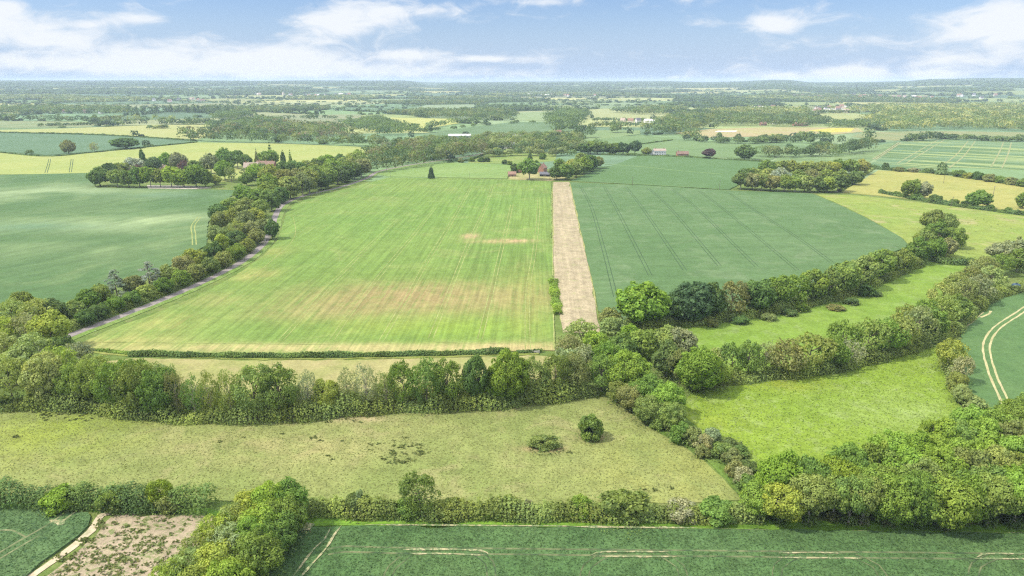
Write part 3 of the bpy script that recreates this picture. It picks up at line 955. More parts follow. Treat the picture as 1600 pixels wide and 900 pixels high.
row("in the corner wood's middle row", "the flowery meadow", GW, along([(1300, 772), (1450, 780), (1700, 782)], 9, (12.5, 14.5), (9.5, 12), ["bright", "mid", "olive", "bright", "mid"], [CL, RD, CL]))
row("in the corner wood's inner row", "the flowery meadow", GW, along([(1365, 752), (1500, 758), (1710, 758)], 9, (12.5, 14.5), (9.5, 12), ["bright", "mid", "dark", "bright", "bright"], [CL, RD, CL]))
row("in the corner wood's rear row", "the flowery meadow", GW, along([(1440, 728), (1560, 733), (1710, 733)], 7, (12.5, 14.5), (10, 12), ["bright", "mid", "mid", "olive"], [CL, RD, CL]))
row("at the corner wood's back edge", "the flowery meadow", GW, along([(1500, 706), (1600, 708), (1720, 706)], 6, (12.5, 14.5), (10, 12.5), ["bright", "mid", "mid", "olive"], [CL, CL]))
row("of the corner wood beside tracked wheat", "the flowery meadow", GW, along([(1550, 684), (1640, 682), (1740, 684)], 5, (11.5, 13.5), (10, 12), ["bright", "mid", "bright"], [CL, CL]))

GB = "trees of the clump on the bare plot"
row("up the clump beside the bare plot", "the grass strip", GB,
    [(450, 824, 12.0, 9.5, "mid", CL), (425, 828, 12.0, 10, "bright", RD), (446, 842, 11.0, 10, "mid", CL), (398, 836, 11.0, 9, "yellow", FE), (418, 858, 11.5, 10, "bright", CL), (374, 848, 10, 9, "pale", FE), (436, 864, 10, 9, "mid", CL), (345, 866, 9.5, 9, "yellow", FE),
     (396, 880, 11, 10, "bright", CL), (362, 886, 10.5, 9.5, "grey", FE), (322, 886, 9, 9, "pale", FE), (404, 904, 11, 10, "mid", CL), (350, 912, 10, 10, "yellow", CL), (300, 914, 8.5, 9, "pale", FE), (272, 932, 8, 9, "yellow", FE), (360, 945, 10.5, 10, "bright", CL), (310, 960, 9.5, 10, "yellow", CL)])

GH = "trees standing in the front hedge"
row("standing in the front hedge", "the corner wheat", GH, [(253, 792, 7.5, 6.0, "bright", CL), (657, 806, 12.0, 9.0, "mid", FE)])

GV = "trees of the belt along the brook"
row("along the brook tree belt", "the lane end", GV,
    [(-40, 634, 17, 12, "pale", FE), (22, 632, 17, 12, "pale", FE), (80, 631, 17.5, 13, "pale", CL), (118, 632, 14, 10, "mid", CL), (150, 634, 17, 12, "olive", FE), (186, 641, 17.5, 12, "mid", FE), (222, 646, 18, 12, "olive", FE), (252, 650, 16, 11, "mid", CL),
     (279, 652, 16.5, 6.5, "brown", TH), (306, 653, 14.5, 7, "mid", TH), (332, 654, 16, 7.5, "olive", TH), (362, 654, 17, 8, "olive", TH), (402, 652, 18.5, 12.5, "olive", FE), (440, 650, 17.5, 11.5, "mid", FE), (484, 646, 15, 7, "grey", TH), (512, 645, 11.5, 8.5, "yellow", CL),
     (545, 642, 14.5, 8, "grey", TH), (573, 640, 16, 8.5, "grey", TH), (604, 638, 13, 8, "olive", TH), (632, 637, 16, 10, "mid", FE), (668, 637, 17.5, 11, "mid", FE), (700, 635, 16.5, 10, "mid", FE), (745, 634, 17.5, 8.5, "dark", TA), (776, 630, 12, 8, "bright", CL), (794, 630, 18.5, 12.5, "bright", CL),
     (836, 624, 15, 10, "olive", FE), (868, 618, 15.5, 10, "olive", FE), (898, 615, 15, 9.5, "brown", FE)])
row("in the brook belt's rear", "the lane end", GV, [(-20, 600, 13.6, 12, "pale", FE), (40, 598, 14.4, 12, "pale", CL), (95, 600, 14.4, 12, "yellow", FE), (150, 604, 11.5, 12, "pale", FE), (205, 610, 11.5, 11, "mid", FE), (246, 616, 11.9, 11, "pale", FE), (60, 572, 12.8, 12, "pale", FE), (120, 575, 10.1, 11, "grey", FE), (5, 570, 12.8, 12, "pale", FE)])
GE = "pale trees at the lane end"
row("in the pale group by the lane", "the crop", GE, [(82, 545, 15.5, 12.5, "yellow", CL), (100, 560, 9, 9, "dark", CL), (45, 540, 14, 11, "cream", FE), (10, 545, 14, 12, "yellow", FE), (-40, 545, 16, 13, "pale", CL), (60, 515, 13.5, 12, "pale", FE), (22, 512, 13, 11, "pale", FE), (85, 506, 11, 11, "dark", CL), (40, 498, 12, 11, "olive", RD), (-20, 508, 14, 12, "pale", CL), (-70, 515, 14, 12, "mid", CL)])

GJ = "trees of the junction copse"
row("in the junction copse", "the stubble strip", GJ,
    [(908, 548, 12.5, 13, "pale", FE), (890, 566, 11.5, 10, "brown", FE), (928, 560, 11, 9, "bright", CL), (958, 535, 11, 11, "pale", CL), (985, 548, 11, 9, "bright", CL), (1008, 560, 12, 12, "mid", CL), (885, 592, 11.5, 9.5, "grey", FE), (912, 585, 12, 9, "grey", FE), (945, 588, 14, 10, "mid", FE), (968, 572, 13, 11, "mid", CL), (1035, 558, 12.5, 11, "pale", CL),
     (1062, 562, 13, 11, "grey", CL), (1040, 588, 13, 11, "dark", CL), (1062, 600, 13, 9, "brown", FE), (978, 612, 14.5, 14, "bright", CL), (940, 612, 13, 11, "mid", FE), (1090, 612, 15.5, 14, "bright", CL), (1110, 588, 11, 10, "pale", FE), (1118, 608, 11.5, 8, "yellow", FE)])
GD = "trees of the diagonal belt beside the dry meadow"
row("down the dry meadow's diagonal belt", "the junction copse", GD,
    [(1012, 638, 11.5, 11, "mid", CL), (1040, 650, 11.5, 11, "bright", CL), (985, 640, 8.5, 8.5, "brown", CL), (1012, 660, 9.0, 9, "olive", CL), (1048, 668, 8.5, 9, "olive", CL), (965, 630, 8, 7, "olive", FE)])
GF = "trees of the belt below the blue green wheat"
row("in the belt below the wheat", "the stubble strip", GF,
    [(952, 512, 9, 9, "pale", CL), (1003, 510, 20.0, 21, "bright", CL), (1040, 505, 13, 12, "dark", CL), (1078, 505, 18.5, 18, "deep", CL), (1108, 500, 17, 12, "dark", CL), (1142, 496, 17.5, 12.5, "brown", FE), (1182, 490, 16, 14, "dark", CL), (1215, 484, 16, 13, "mid", RD), (1240, 477, 15.5, 12.5, "mid", FE), (1268, 473, 16, 13, "mid", RD), (1292, 470, 16.5, 11, "olive", RD), (1318, 462, 17, 13, "mid", RD),
     (1345, 452, 17, 13, "olive", RD), (1372, 440, 17, 13.5, "mid", RD), (1392, 432, 14, 9, "olive", CL), (1410, 425, 13.5, 10, "olive", CL), (1432, 412, 15.5, 14, "mid", RD), (1458, 408, 14, 11, "mid", CL), (1478, 402, 12, 10, "brown", CL), (1490, 388, 13.5, 12, "mid", CL), (1462, 385, 17, 15, "mid", RD), (1442, 395, 14, 12, "olive", RD), (1478, 366, 14, 12, "olive", RD), (1455, 364, 16, 15, "olive", RD)])
GK = "trees of the belt behind the flowery meadow"
row("in the belt behind flowery meadow", "the junction copse", GK,
    [(1142, 592, 13.5, 9, "mid", FE), (1168, 590, 14, 9, "mid", FE), (1192, 588, 13.5, 8, "brown", TH), (1222, 587, 14, 12, "brown", FE), (1262, 580, 14.5, 15.5, "olive", FE), (1300, 578, 13, 10, "mid", FE), (1328, 574, 11, 9, "grey", TH), (1318, 562, 15.5, 12, "mid", FE), (1352, 560, 16, 12, "olive", FE), (1382, 555, 15, 12, "mid", FE), (1405, 550, 15, 12, "pale", FE), (1432, 540, 16.5, 12, "brown", FE), (1452, 532, 14, 11, "mid", CL),
     (1412, 522, 13, 11, "olive", FE), (1440, 512, 13, 11, "mid", FE), (1470, 512, 15, 12, "pale", FE), (1490, 505, 13, 11, "mid", CL), (1470, 485, 14, 12, "pale", FE), (1502, 480, 14, 11, "brown", FE), (1525, 475, 14, 12, "grey", FE), (1492, 462, 12, 11, "pale", FE), (1515, 455, 13, 12, "brown", FE), (1545, 455, 13, 12, "pale", FE), (1535, 432, 12, 12, "pale", FE), (1562, 430, 12, 12, "mid", FE), (1588, 425, 13, 13, "mid", RD), (1560, 412, 12, 13, "grey", RD), (1585, 408, 14, 14, "grey", RD), (1620, 405, 14, 14, "mid", RD), (1610, 462, 9, 8, "pale", CL), (1625, 440, 11, 12, "dark", CL)])
row("along the hedge of the tracked wheat", "the meadow belt", GK, [(1482, 580, 13.0, 9.5, "yellow", FE), (1498, 600, 10.5, 7.5, "cream", FE), (1492, 612, 7, 6, "olive", CL), (1500, 630, 6.5, 6, "pale", CL)])

GL = "trees along the lane"
row("by the lane's roadside", "the lane end", GL,
    [(135, 508, 7, 8, "dark", CL), (158, 498, 7, 8, "dark", CL), (182, 488, 7.5, 8, "mid", CL), (208, 478, 7.5, 8, "mid", CL), (232, 468, 8, 9, "pale", CL), (258, 459, 8.5, 8.5, "mid", CL), (284, 448, 9, 9, "mid", CL), (308, 438, 9, 9, "brown", CL), (330, 428, 9.5, 9, "olive", CL), (350, 418, 9.5, 9, "pale", CL), (370, 407, 10, 9.5, "mid", CL), (388, 395, 9.5, 9, "pale", CL), (402, 382, 10.5, 10, "brown", CL), (409, 366, 11, 10, "brown", CL)])
row("behind the lane's roadside line", "the lane end", GL,
    [(118, 500, 9, 9, "olive", CL), (140, 484, 10, 10, "mid", CL), (160, 476, 10, 9, "olive", CL), (184, 466, 14.5, 11, "blue", "cedar"), (212, 460, 10, 10, "brown", CL), (236, 455, 15.5, 14.5, "blue", "cedar"), (264, 446, 11, 11, "olive", RD), (290, 432, 12, 10, "brown", CL), (305, 424, 12.5, 12, "yellow", RD), (335, 410, 12.5, 10, "dark", CL), (348, 404, 15, 10, "yellow", TA), (372, 393, 13, 11, "dark", RD), (392, 376, 13, 11, "brown", RD),
     (345, 388, 14.5, 11, "pale", RD), (372, 378, 15, 10, "pale", TH), (400, 356, 14, 13, "gold", RD), (384, 360, 14, 12, "brown", RD), (426, 374, 13.5, 10, "dark", CL)])
row("in the deep part of the lane wood", "the dappled wheat", GL,
    [(345, 362, 14, 12, "brown", RD), (365, 354, 14.5, 13, "gold", RD), (342, 346, 13, 13, "dark", RD), (362, 338, 14, 14, "mid", RD), (385, 338, 14, 14, "olive", RD), (408, 340, 14, 13, "olive", RD), (425, 330, 14.5, 12, "dark", CL), (395, 326, 14, 14, "mid", RD), (420, 316, 15, 14, "olive", RD), (440, 318, 12, 11, "dark", CL), (380, 316, 13, 13, "mid", RD)])
row("on the lane wood's crop side", "the lane bend", GL, along([(450, 312), (475, 304), (520, 291), (568, 276)], 9, (15, 18), (13, 16), ["mid", "mid", "olive", "dark", "brown"], [RD, RD, CL]))
row("in the lane wood's second line", "the lane bend", GL, along([(405, 306), (450, 299), (500, 286), (560, 268)], 10, (15, 18.5), (14, 17), ["mid", "mid", "olive", "dark", "brown"], [RD, RD, CL]))
row("in the lane wood's third line", "the estate garden", GL, along([(415, 290), (460, 282), (520, 270), (572, 262)], 9, (15, 19), (14, 17), ["mid", "bright", "olive", "dark"], [RD, RD]))

GS = "trees around the estate"
row("along the estate's front edge", "the barley field", GS, [(157, 291, 16, 15, "dark", RD), (184, 292, 14, 12, "olive", RD), (202, 293, 14.5, 12, "mid", RD), (219, 293, 17.5, 13, "mid", RD), (236, 293, 17, 12, "bright", RD), (251, 293, 15, 12, "olive", RD), (268, 293, 17, 14, "yellow", RD), (288, 293, 15.5, 14, "bright", CL), (307, 293, 19, 15, "mid", CL), (322, 293, 16, 12, "mid", CL), (337, 289, 8.5, 9, "gold", CL)])
row("in the estate's second line of trees", "the barley field", GS, [(172, 280, 14, 13, "dark", RD), (190, 277, 13.5, 13, "olive", RD), (212, 274, 17, 17, "silver", RD), (226, 272, 25, 9, "dark", "spire"), (242, 276, 18, 15, "deep", RD), (216, 278, 12, 12, "purple", RD), (262, 268, 18, 16, "mid", RD), (280, 270, 19, 15, "grey", RD), (258, 276, 11, 8, "pink", RD), (290, 276, 15, 10, "purple", RD), (306, 276, 15, 14, "dark", RD), (330, 272, 19, 16, "grey", RD), (352, 262, 20, 17, "mid", RD), (372, 264, 18, 15, "dark", RD), (385, 266, 15, 11, "dark", RD), (352, 282, 17, 15, "mid", RD), (362, 285, 14, 9, "pale", FE)])
row("around the manor house", "the estate garden", GS, [(402, 258, 17, 8, "brown", "cone"), (424, 260, 25, 11, "dark", "cone"), (420, 262, 17, 17, "mid", RD), (444, 268, 21, 7.5, "dark", "spire"), (455, 264, 19, 8, "mid", "cone"), (400, 282, 14, 14, "bright", RD), (428, 282, 14, 12, "yellow", RD), (386, 290, 11, 10, "mid", CL)])

GO = "trees of the oak wood"
row("along the oak wood's front edge", "the pasture corner", GO, along([(1318, 300), (1260, 300), (1200, 298), (1150, 295)], 10, (12, 14), (12, 14.5), ["dark", "olive", "olive", "yellow", "brown"], [CL, RD]))
row("in the oak wood's second line", "the hay field", GO, [(1335, 289, 12, 13, "dark", RD), (1312, 289, 13, 13, "olive", RD), (1290, 289, 13.5, 13, "olive", RD), (1268, 289, 13.5, 13, "brown", RD), (1246, 289, 13, 13, "olive", RD), (1218, 291, 15.5, 14, "silver", RD), (1200, 288, 13.5, 13, "gold", RD), (1180, 286, 13, 13, "olive", RD), (1164, 286, 12.5, 12, "dark", RD)])
row("in the oak wood's rear line", "the hay field", GO, along([(1350, 272), (1290, 275), (1220, 274), (1190, 274)], 9, (13, 15), (13.5, 15.5), ["olive", "olive", "gold", "mid"], [RD, RD]))

GI = "lone trees and copses in the wheat"
row("in the copse behind the stubble strip", "the brick houses", GI, [(870, 281, 12, 12, "dark", CL), (884, 281, 14, 13, "mid", CL), (900, 277, 15, 14, "olive", RD), (893, 272, 14, 15, "pale", RD), (912, 272, 16, 14, "mid", RD), (922, 268, 16, 14, "dark", RD), (934, 264, 12, 11, "brown", RD), (875, 268, 13, 12, "mid", RD), (908, 262, 15, 14, "olive", RD)])
for (x, y, h, w, tint, kind, lab) in [
    (827, 281, 18.5, 17.5, "mid", RD, "broad mid green tree standing alone before the brick houses"),
    (828, 252, 12, 9, "dark", "cone", "small dark conifer on the pale paddock behind the brick houses"),
    (674, 279, 11, 7.5, "deep", "spire", "small dark conifer alone in the bright green crop"),
    (1163, 250, 17, 19, "dark", RD, "broad dark tree alone on the hedge beside the white house field"),
    (1107, 248, 11, 13, "purple", RD, "dark purple round tree on the road hedge beyond the wheat"),
    (992, 242, 17, 14, "deep", RD, "very dark tall tree at the end of the belt by the white house"),
    (1422, 310, 14.5, 12, "mid", RD, "taller round tree in the hedge between pasture and hay field"),
    (1441, 311, 13, 10, "grey", RD, "paler round tree in the hedge between pasture and hay field"),
    (1527, 325, 12.5, 14, "mid", CL, "wide bushy tree at the far end of the pasture hedge"),
    (1597, 326, 11, 9, "mid", CL, "bushy tree in the pasture hedge beyond the wide bushy tree"),
    (1010, 243, 9.5, 11, "olive", RD, "olive green round tree close beside the white house"),
    (197, 233, 15, 28, "dark", RD, "wide dark oak on the line between wheat wedge and barley"),
    (108, 241, 17, 15, "brown", RD, "brownish tree on the line between wheat wedge and barley"),
    (148, 238, 12, 12, "brown", TH, "small thin brown tree beside the wide dark oak"),
]:
    plant(x, y, h, w, tint, kind, lab, GI)
row("in the belt beside the white house", "the hamlet", GI, along([(905, 241), (940, 241), (982, 242)], 7, (12, 16), (13, 16), ["dark", "mid", "olive", "deep"], [RD]))

# ------------------------------------------------------------------ bushes, each one a thing
BUSH = []
for k in range(4):
    g = np.random.default_rng(500 + k)
    cen = []
    while len(cen) < 46:
        dd = sphere_dirs(1, g)[0] * g.uniform(.55, 1.0)
        if dd[2] > -.45:
            cen.append(np.array([dd[0] * 3.7, dd[1] * 3.7, 2.6 + dd[2] * 4.2]))
    C, N, V, Hu = lobe_cloud(cen, [g.uniform(.9, 1.6) for _ in cen], 74, .26, g, np.array([0, 0, 1.5]), rnd=.6, low=-.2)
    C[:, 2] = np.abs(C[:, 2])
    v, f = cards(C, N, .33, g)
    m = mesh_np("bush", v, f, {"var": V, "hue": Hu})
    m.materials.append(LEAF)
    BUSH.append(m)


def bush(x, y, h, w, tint, label, group=None, d=None):
    b = P(x, y)
    o = link("bush", BUSH[R.randrange(4)])
    o.location = (b[0], b[1], -.05)
    o.scale = (w / 10, (d or w) / 10, h / 8.2)
    o.rotation_euler = (0, 0, R.uniform(0, 6.28) if d is None else 0)
    c = TINT[tint][0]
    o.color = (*[k * R.uniform(.92, 1.1) for k in c], 1)
    tag(o, label, "bush", group)
    BASES.append((b[0], b[1], w / 2))


bush(851, 699, 4.4, 9.5, "olive", "low dark bush on bare earth in the dry meadow", None, 6.5)
bush(922, 685, 8.2, 8.6, "mid", "taller round bush with white blossom on top in the dry meadow")
bush(975, 809, 9.2, 15.5, "olive", "very large olive bush bulging out of the front hedge", None, 9)
bush(560, 802, 6.0, 8, "dark", "dark bush beside the white blossom in the front hedge")
bush(563, 800, 6.6, 3.4, "cream", "white blossoming thorn bush sprouting from the front hedge")
bush(905, 806, 6.0, 7, "bright", "bright green bush beside the very large hedge bush")
bush(800, 805, 5.5, 8, "olive", "olive bush with pale tips midway along the front hedge")
bush(825, 806, 5.0, 3, "cream", "small cream blossomed bush next to the olive hedge bush")
bush(1062, 809, 5.2, 9, "cream", "wide cream blossomed bush in the hedge near the corner wood")
bush(1120, 810, 5.8, 10, "mid", "mid green bush where the front hedge meets the corner wood")
bush(640, 804, 5.2, 8, "mid", "mid green bush at the foot of the tall hedge tree")
bush(700, 806, 5.0, 9, "olive", "olive bush in the hedge beyond the tall hedge tree")
bush(735, 806, 4.6, 4, "brown", "brownish twiggy bush in the middle of the front hedge")
bush(180, 794, 7.2, 9, "mid", "mid green bush topping the hedge above the corner wheat")
bush(178, 796, 6.2, 3, "cream", "small cream blossom bush in the hedge above the corner wheat")
bush(100, 793, 6.6, 10, "bright", "bright green bush in the hedge above the corner wheat")
bush(265, 796, 5.4, 7, "brown", "brownish bush next to the round hedge tree")
BD = "scrub bushes of the diagonal belt"
for i, (x, y, h, w, tint) in enumerate([(1062, 690, 6.5, 7, "mid"), (1052, 672, 7, 7, "pale"), (1080, 692, 6.5, 7.5, "brown"), (1098, 700, 4.6, 6.5, "cream"), (1112, 688, 4.4, 6, "grey"), (1128, 716, 5.2, 6.5, "olive"), (1098, 714, 4, 5, "brown"), (1142, 724, 5, 6, "brown"),
                                        (1148, 742, 4.8, 6, "brown"), (1160, 754, 5.2, 6, "cream"), (1172, 770, 5.5, 7, "mid"), (1168, 738, 4.2, 6, "dark"), (1030, 668, 6, 7, "olive"), (1140, 704, 3.6, 8, "dark"), (1152, 712, 3.2, 7, "dark"), (1186, 790, 6.5, 8, "bright")]):
    bush(x, y, h, w, tint, f"{TINT[tint][1]} scrub bush, {ORD[i]} from the junction copse down the diagonal belt", BD)
BM = "dark scrub bushes at the narrow meadow"
for i, (x, y, h, w, tint) in enumerate([(1306, 484, 2.6, 9, "brown"), (1330, 476, 3.6, 8, "dark"), (1232, 492, 3.5, 9, "dark"), (1200, 500, 3.5, 8, "brown"), (1155, 505, 4, 9, "dark"), (1110, 508, 3.6, 9, "olive"), (1352, 462, 6.5, 10, "dark"), (1250, 486, 5, 8, "bright")]):
    bush(x, y, h, w, tint, f"{TINT[tint][1]} low bush, {ORD[i]} along the narrow meadow's wheat side belt", BM)
bush(1364, 462, 2.6, 11, "dark", "lone flat dark bush out in the narrow meadow", None, 7)
BL = "bushes beyond the bright crop"
for i, (x, y, h, w, tint) in enumerate([(737, 252.5, 6, 10, "mid"), (752, 253, 7, 12, "dark"), (761, 253, 7, 10, "dark"), (788, 257, 7, 8, "dark"), (796, 258, 6, 9, "mid"), (803, 270, 12, 10, "dark"), (848, 249, 9, 12, "mid"), (720, 254, 6, 9, "brown")]):
    bush(x, y, h, w, tint, f"{TINT[tint][1]} bush, {ORD[i]} along the edges of the hamlet paddock", BL)
BP = "bushes in the pasture and hay field hedges"
for i, (x, y, h, w, tint) in enumerate([(1400, 306, 5, 9, "mid"), (1432, 312, 7, 12, "mid"), (1462, 315, 7.5, 12, "dark"), (1490, 320, 6, 9, "mid"), (1508, 322, 5, 8, "dark"), (1546, 328, 5, 8, "mid"), (1575, 330, 4, 6, "mid"), (1498, 277, 9, 14, "mid"), (1512, 279, 8, 12, "yellow"), (1527, 281, 11, 12, "dark"), (1545, 284, 9, 16, "brown"),
                                        (1562, 286, 9, 14, "mid"), (1580, 289, 9, 14, "brown"), (1600, 292, 10, 15, "mid"), (1383, 265, 9, 10, "dark"), (1404, 268, 6, 14, "brown"), (1428, 269, 6, 16, "grey"), (1450, 270, 6, 14, "dark"), (1470, 272, 5, 12, "brown")]):
    bush(x, y, h, w, tint, f"{TINT[tint][1]} bush, {ORD[i]} in the hedges around the hay field", BP)


# ------------------------------------------------------------------ hedges
def hedge(poly, h, w, tint, label, step=None, card=.32, per=16, name="hedge", up=.35, wav=.35):
    g = np.random.default_rng(int(poly[0][0]) % 991 + 3)
    ln = smooth_line([P(*q) for q in poly], step or max(.6, w * .22))
    C, N, V, Hu = [], [], [], []
    ph = g.random(3) * 6
    d = np.gradient(ln, axis=0)
    d /= np.linalg.norm(d, axis=1, keepdims=True)
    s = np.r_[0, np.cumsum(np.linalg.norm(np.diff(ln, axis=0), axis=1))]
    for i, p in enumerate(ln):
        hh = h * (1 + wav * (.5 * math.sin(s[i] / 5.1 + ph[0]) + .4 * math.sin(s[i] / 2.3 + ph[1]) + .35 * math.sin(s[i] / 11 + ph[2])) + g.normal(0, wav * .25))
        hh = max(h * .45, hh)
        m = int(1.5 * per * (hh + w) / 3)
        th = g.uniform(-.15, math.pi + .15, m)
        rr = g.uniform(.75, 1.08, m)
        nrm = np.array([-d[i][1], d[i][0]])
        a = np.cos(th) * w / 2 * rr * (1 + .2 * math.sin(s[i] / 3.1 + ph[2]))
        z = np.abs(np.sin(th)) ** .7 * hh * rr
        j = g.normal(0, .5, (m, 2)) * w * .12
        C.append(np.c_[p[0] + nrm[0] * a + j[:, 0], p[1] + nrm[1] * a + j[:, 1], z])
        nn = np.c_[nrm[0] * np.cos(th), nrm[1] * np.cos(th), np.sin(th) + up] + g.normal(0, .38, (m, 3))
        N.append(nn)
        lv = 1 + .18 * math.sin(s[i] / 3.7 + ph[1]) + .12 * math.sin(s[i] / 1.3)
        V.append(lv * g.uniform(.86, 1.14, m))
        Hu.append(np.clip(.5 + .25 * math.sin(s[i] / 4.4 + ph[0]) + g.normal(0, .18, m), 0, 1))
    C, N, V, Hu = map(np.concatenate, (C, N, V, Hu))
    v, f = cards(C, N, card, g)
    o = link(name, mesh_np(name, v, f, {"var": V, "hue": Hu}), None, [LEAF])
    o.color = (*TINT[tint][0], 1)
    tag(o, label, "hedge")
    return o


hedge([(-200, 791), (0, 790), (150, 791), (240, 794), (330, 797)], 5.8, 5.6, "dark", "thick lumpy green hedge above the corner wheat", card=.25, per=44)
hedge([(465, 804), (560, 805), (700, 808), (900, 810), (1050, 811), (1185, 813)], 4.1, 4.4, "olive", "long dark hedge between dry meadow and grass strip", card=.25, per=42)
hedge([(205, 555.5), (400, 558.5), (560, 557.5), (700, 554.5), (795, 552)], 1.9, 2.4, "dark", "low dark green ditch hedge below the big crop field", per=22, wav=.25)
hedge([(808, 551.5), (828, 551.3), (846, 550.2)], 1.3, 1.6, "dark", "short dark stub of hedge beside the concrete culvert", per=22, wav=.25)
hedge([(125, 546), (160, 549), (205, 554)], 1.0, 1.8, "mid", "straggly low hedge between lane end and ditch hedge", per=22)
hedge([(1448, 405), (1475, 412), (1500, 414), (1518, 411)], 3.8, 5, "dark", "dark thicket hedge across the top of the narrow meadow", per=18, card=.4)
hedge([(1375, 302), (1440, 314), (1520, 326), (1600, 337), (1700, 346)], 3.2, 4, "dark", "dark hedge between the pasture and the hay field", card=.6, per=14)
hedge([(1352, 263), (1400, 267), (1490, 274)], 3.6, 5, "dark", "dark hedge between the trial plots and the hay field", card=.7, per=12)
hedge([(1490, 273), (1540, 281), (1600, 291), (1750, 305)], 4.5, 8, "mid", "thick bushy hedge above the hay field", card=.7, per=12)
hedge([(1311, 299.5), (1335, 284), (1364, 264)], 2.2, 4, "pale", "pale clipped hedge along the oak wood's hay field side", card=.6, per=12, wav=.1)
hedge([(1476, 560), (1488, 590), (1500, 620), (1535, 648)], 3.4, 4.5, "pale", "pale ragged hedge between flowery meadow and tracked wheat", per=22, card=.38)
hedge([(1000, 243.5), (1060, 245.5), (1120, 249), (1180, 252.5), (1215, 255)], 1.8, 4, "dark", "thin dark roadside hedge below the white house", card=.8, per=12)
hedge([(0, 239), (75, 245), (150, 238.5), (308, 222.5)], 1.6, 3.5, "dark", "thin dark hedge line between wheat wedge and barley", card=.8, per=12)
hedge([(-300, 202), (0, 207.6), (150, 211.2), (305, 220.5)], 2.2, 5, "dark", "thin dark hedge behind the wheat wedge", card=.9, per=12)
hedge([(864, 438), (867, 462), (872, 492)], 1.3, 4.5, "bright", "narrow green weed tuft hedge beside the stubble strip", card=.35, per=20)
hedge([(700, 254.5), (735, 250), (765, 238.5)], 1.8, 3, "dark", "dark trimmed hedge along the lane at the hamlet", card=.6, per=14)
hedge([(940, 242), (985, 243), (1000, 243.5)], 2.4, 5, "dark", "dark hedge under the belt beside the white house", card=.8, per=12)
hedge([(903, 235.5), (960, 229.5), (1000, 226), (1050, 219.5)], 1.8, 4, "dark", "dark field hedge above the belt by the white house", card=.9, per=12)

for poly, h, w_, lab in [
    ([(-150, 632), (0, 636), (120, 638), (200, 648), (300, 656), (440, 655), (530, 648), (620, 640), (740, 637), (840, 627), (925, 616)], 5.0, 6.5, "dark scrubby thicket under the brook tree belt"),
    ([(60, 612), (200, 618), (300, 632), (440, 634), (560, 626), (700, 620), (860, 606)], 4.5, 6, "green thicket on the far bank of the brook belt"),
    ([(945, 516), (1000, 512), (1080, 508), (1180, 494), (1250, 480), (1330, 460), (1400, 430), (1440, 412)], 4.2, 6, "dark thicket under the belt below the wheat"),
    ([(1120, 600), (1200, 591), (1280, 583), (1360, 565), (1440, 542), (1478, 528), (1500, 508), (1545, 470), (1600, 452)], 4.0, 6, "dark thicket under the belt behind the flowery meadow"),
    ([(100, 520), (160, 496), (230, 470), (290, 445), (343, 419), (380, 397), (404, 374)], 3.0, 4.5, "dense dark roadside thicket along the lane"),
]:
    hedge(poly, h, w_, "olive", lab, per=44, card=.28, wav=.5, name="thicket")

# undergrowth below the tree rows, tufts of sedge, weeds: nobody could count them
ug = np.random.default_rng(77)
C, N, V, Hu, T = [], [], [], [], []
for (x, y, r) in BASES:
    if math.hypot(x, y) > 560:
        continue
    m = int(300 * r / 5)
    a = ug.uniform(0, 6.283, m)
    q = r * ug.uniform(.2, 1.15, m) * (.35 if y < 142 and x > 40 else 1)
    hgt = ug.uniform(.1, 1.0, m) ** 1.2 * min(3.6, r * .6)
    C.append(np.c_[x + np.cos(a) * q, y + np.sin(a) * q, hgt])
    N.append(np.c_[ug.normal(0, .6, (m, 2)), np.ones(m)])
    V.append(ug.uniform(.6, 1.3, m))
    Hu.append(ug.uniform(.2, .8, m))
    T.append(np.tile(np.array(R.choice([(.13, .19, .055), (.15, .21, .06), (.11, .16, .055), (.17, .19, .08)])), (m, 1)))
C, N, V, Hu, T = map(np.concatenate, (C, N, V, Hu, T))
v, f = cards(C, N, .25, ug)
tag(link("undergrowth", mesh_np("undergrowth", v, f, {"var": V, "hue": Hu, "tint": T}), None, [LEAF_T]), "low nettles and brambles under the tree belts", "undergrowth", None, "stuff")


def tufts(name, label, spots, tints, size, hgt):
    """spots: (px, py, rx_m, ry_m, count)"""
    g = np.random.default_rng(len(spots) + 40)
    C, N, V, Hu, T = [], [], [], [], []
    for (px, py, rx, ry, m) in spots:
        b = P(px, py)
        k = max(1, m // 7)
        cc = g.normal(0, .5, (k, 2)) * (rx, ry)
        which = g.integers(0, k, m)
        C.append(np.c_[b[0] + cc[which, 0] + g.normal(0, .4, m), b[1] + cc[which, 1] + g.normal(0, .3, m), g.uniform(.1, hgt, m)])
        N.append(np.c_[g.normal(0, .5, (m, 2)), np.ones(m)])
        V.append(g.uniform(.7, 1.25, m))
        Hu.append(g.uniform(.2, .8, m))
        T.append(np.array(tints)[g.integers(0, len(tints), m)])
    C, N, V, Hu, T = map(np.concatenate, (C, N, V, Hu, T))
    v, f = cards(C, N, size, g)
    tag(link(name, mesh_np(name, v, f, {"var": V, "hue": Hu, "tint": T}), None, [LEAF_T]), label, name.split("_")[-1], None, "stuff")


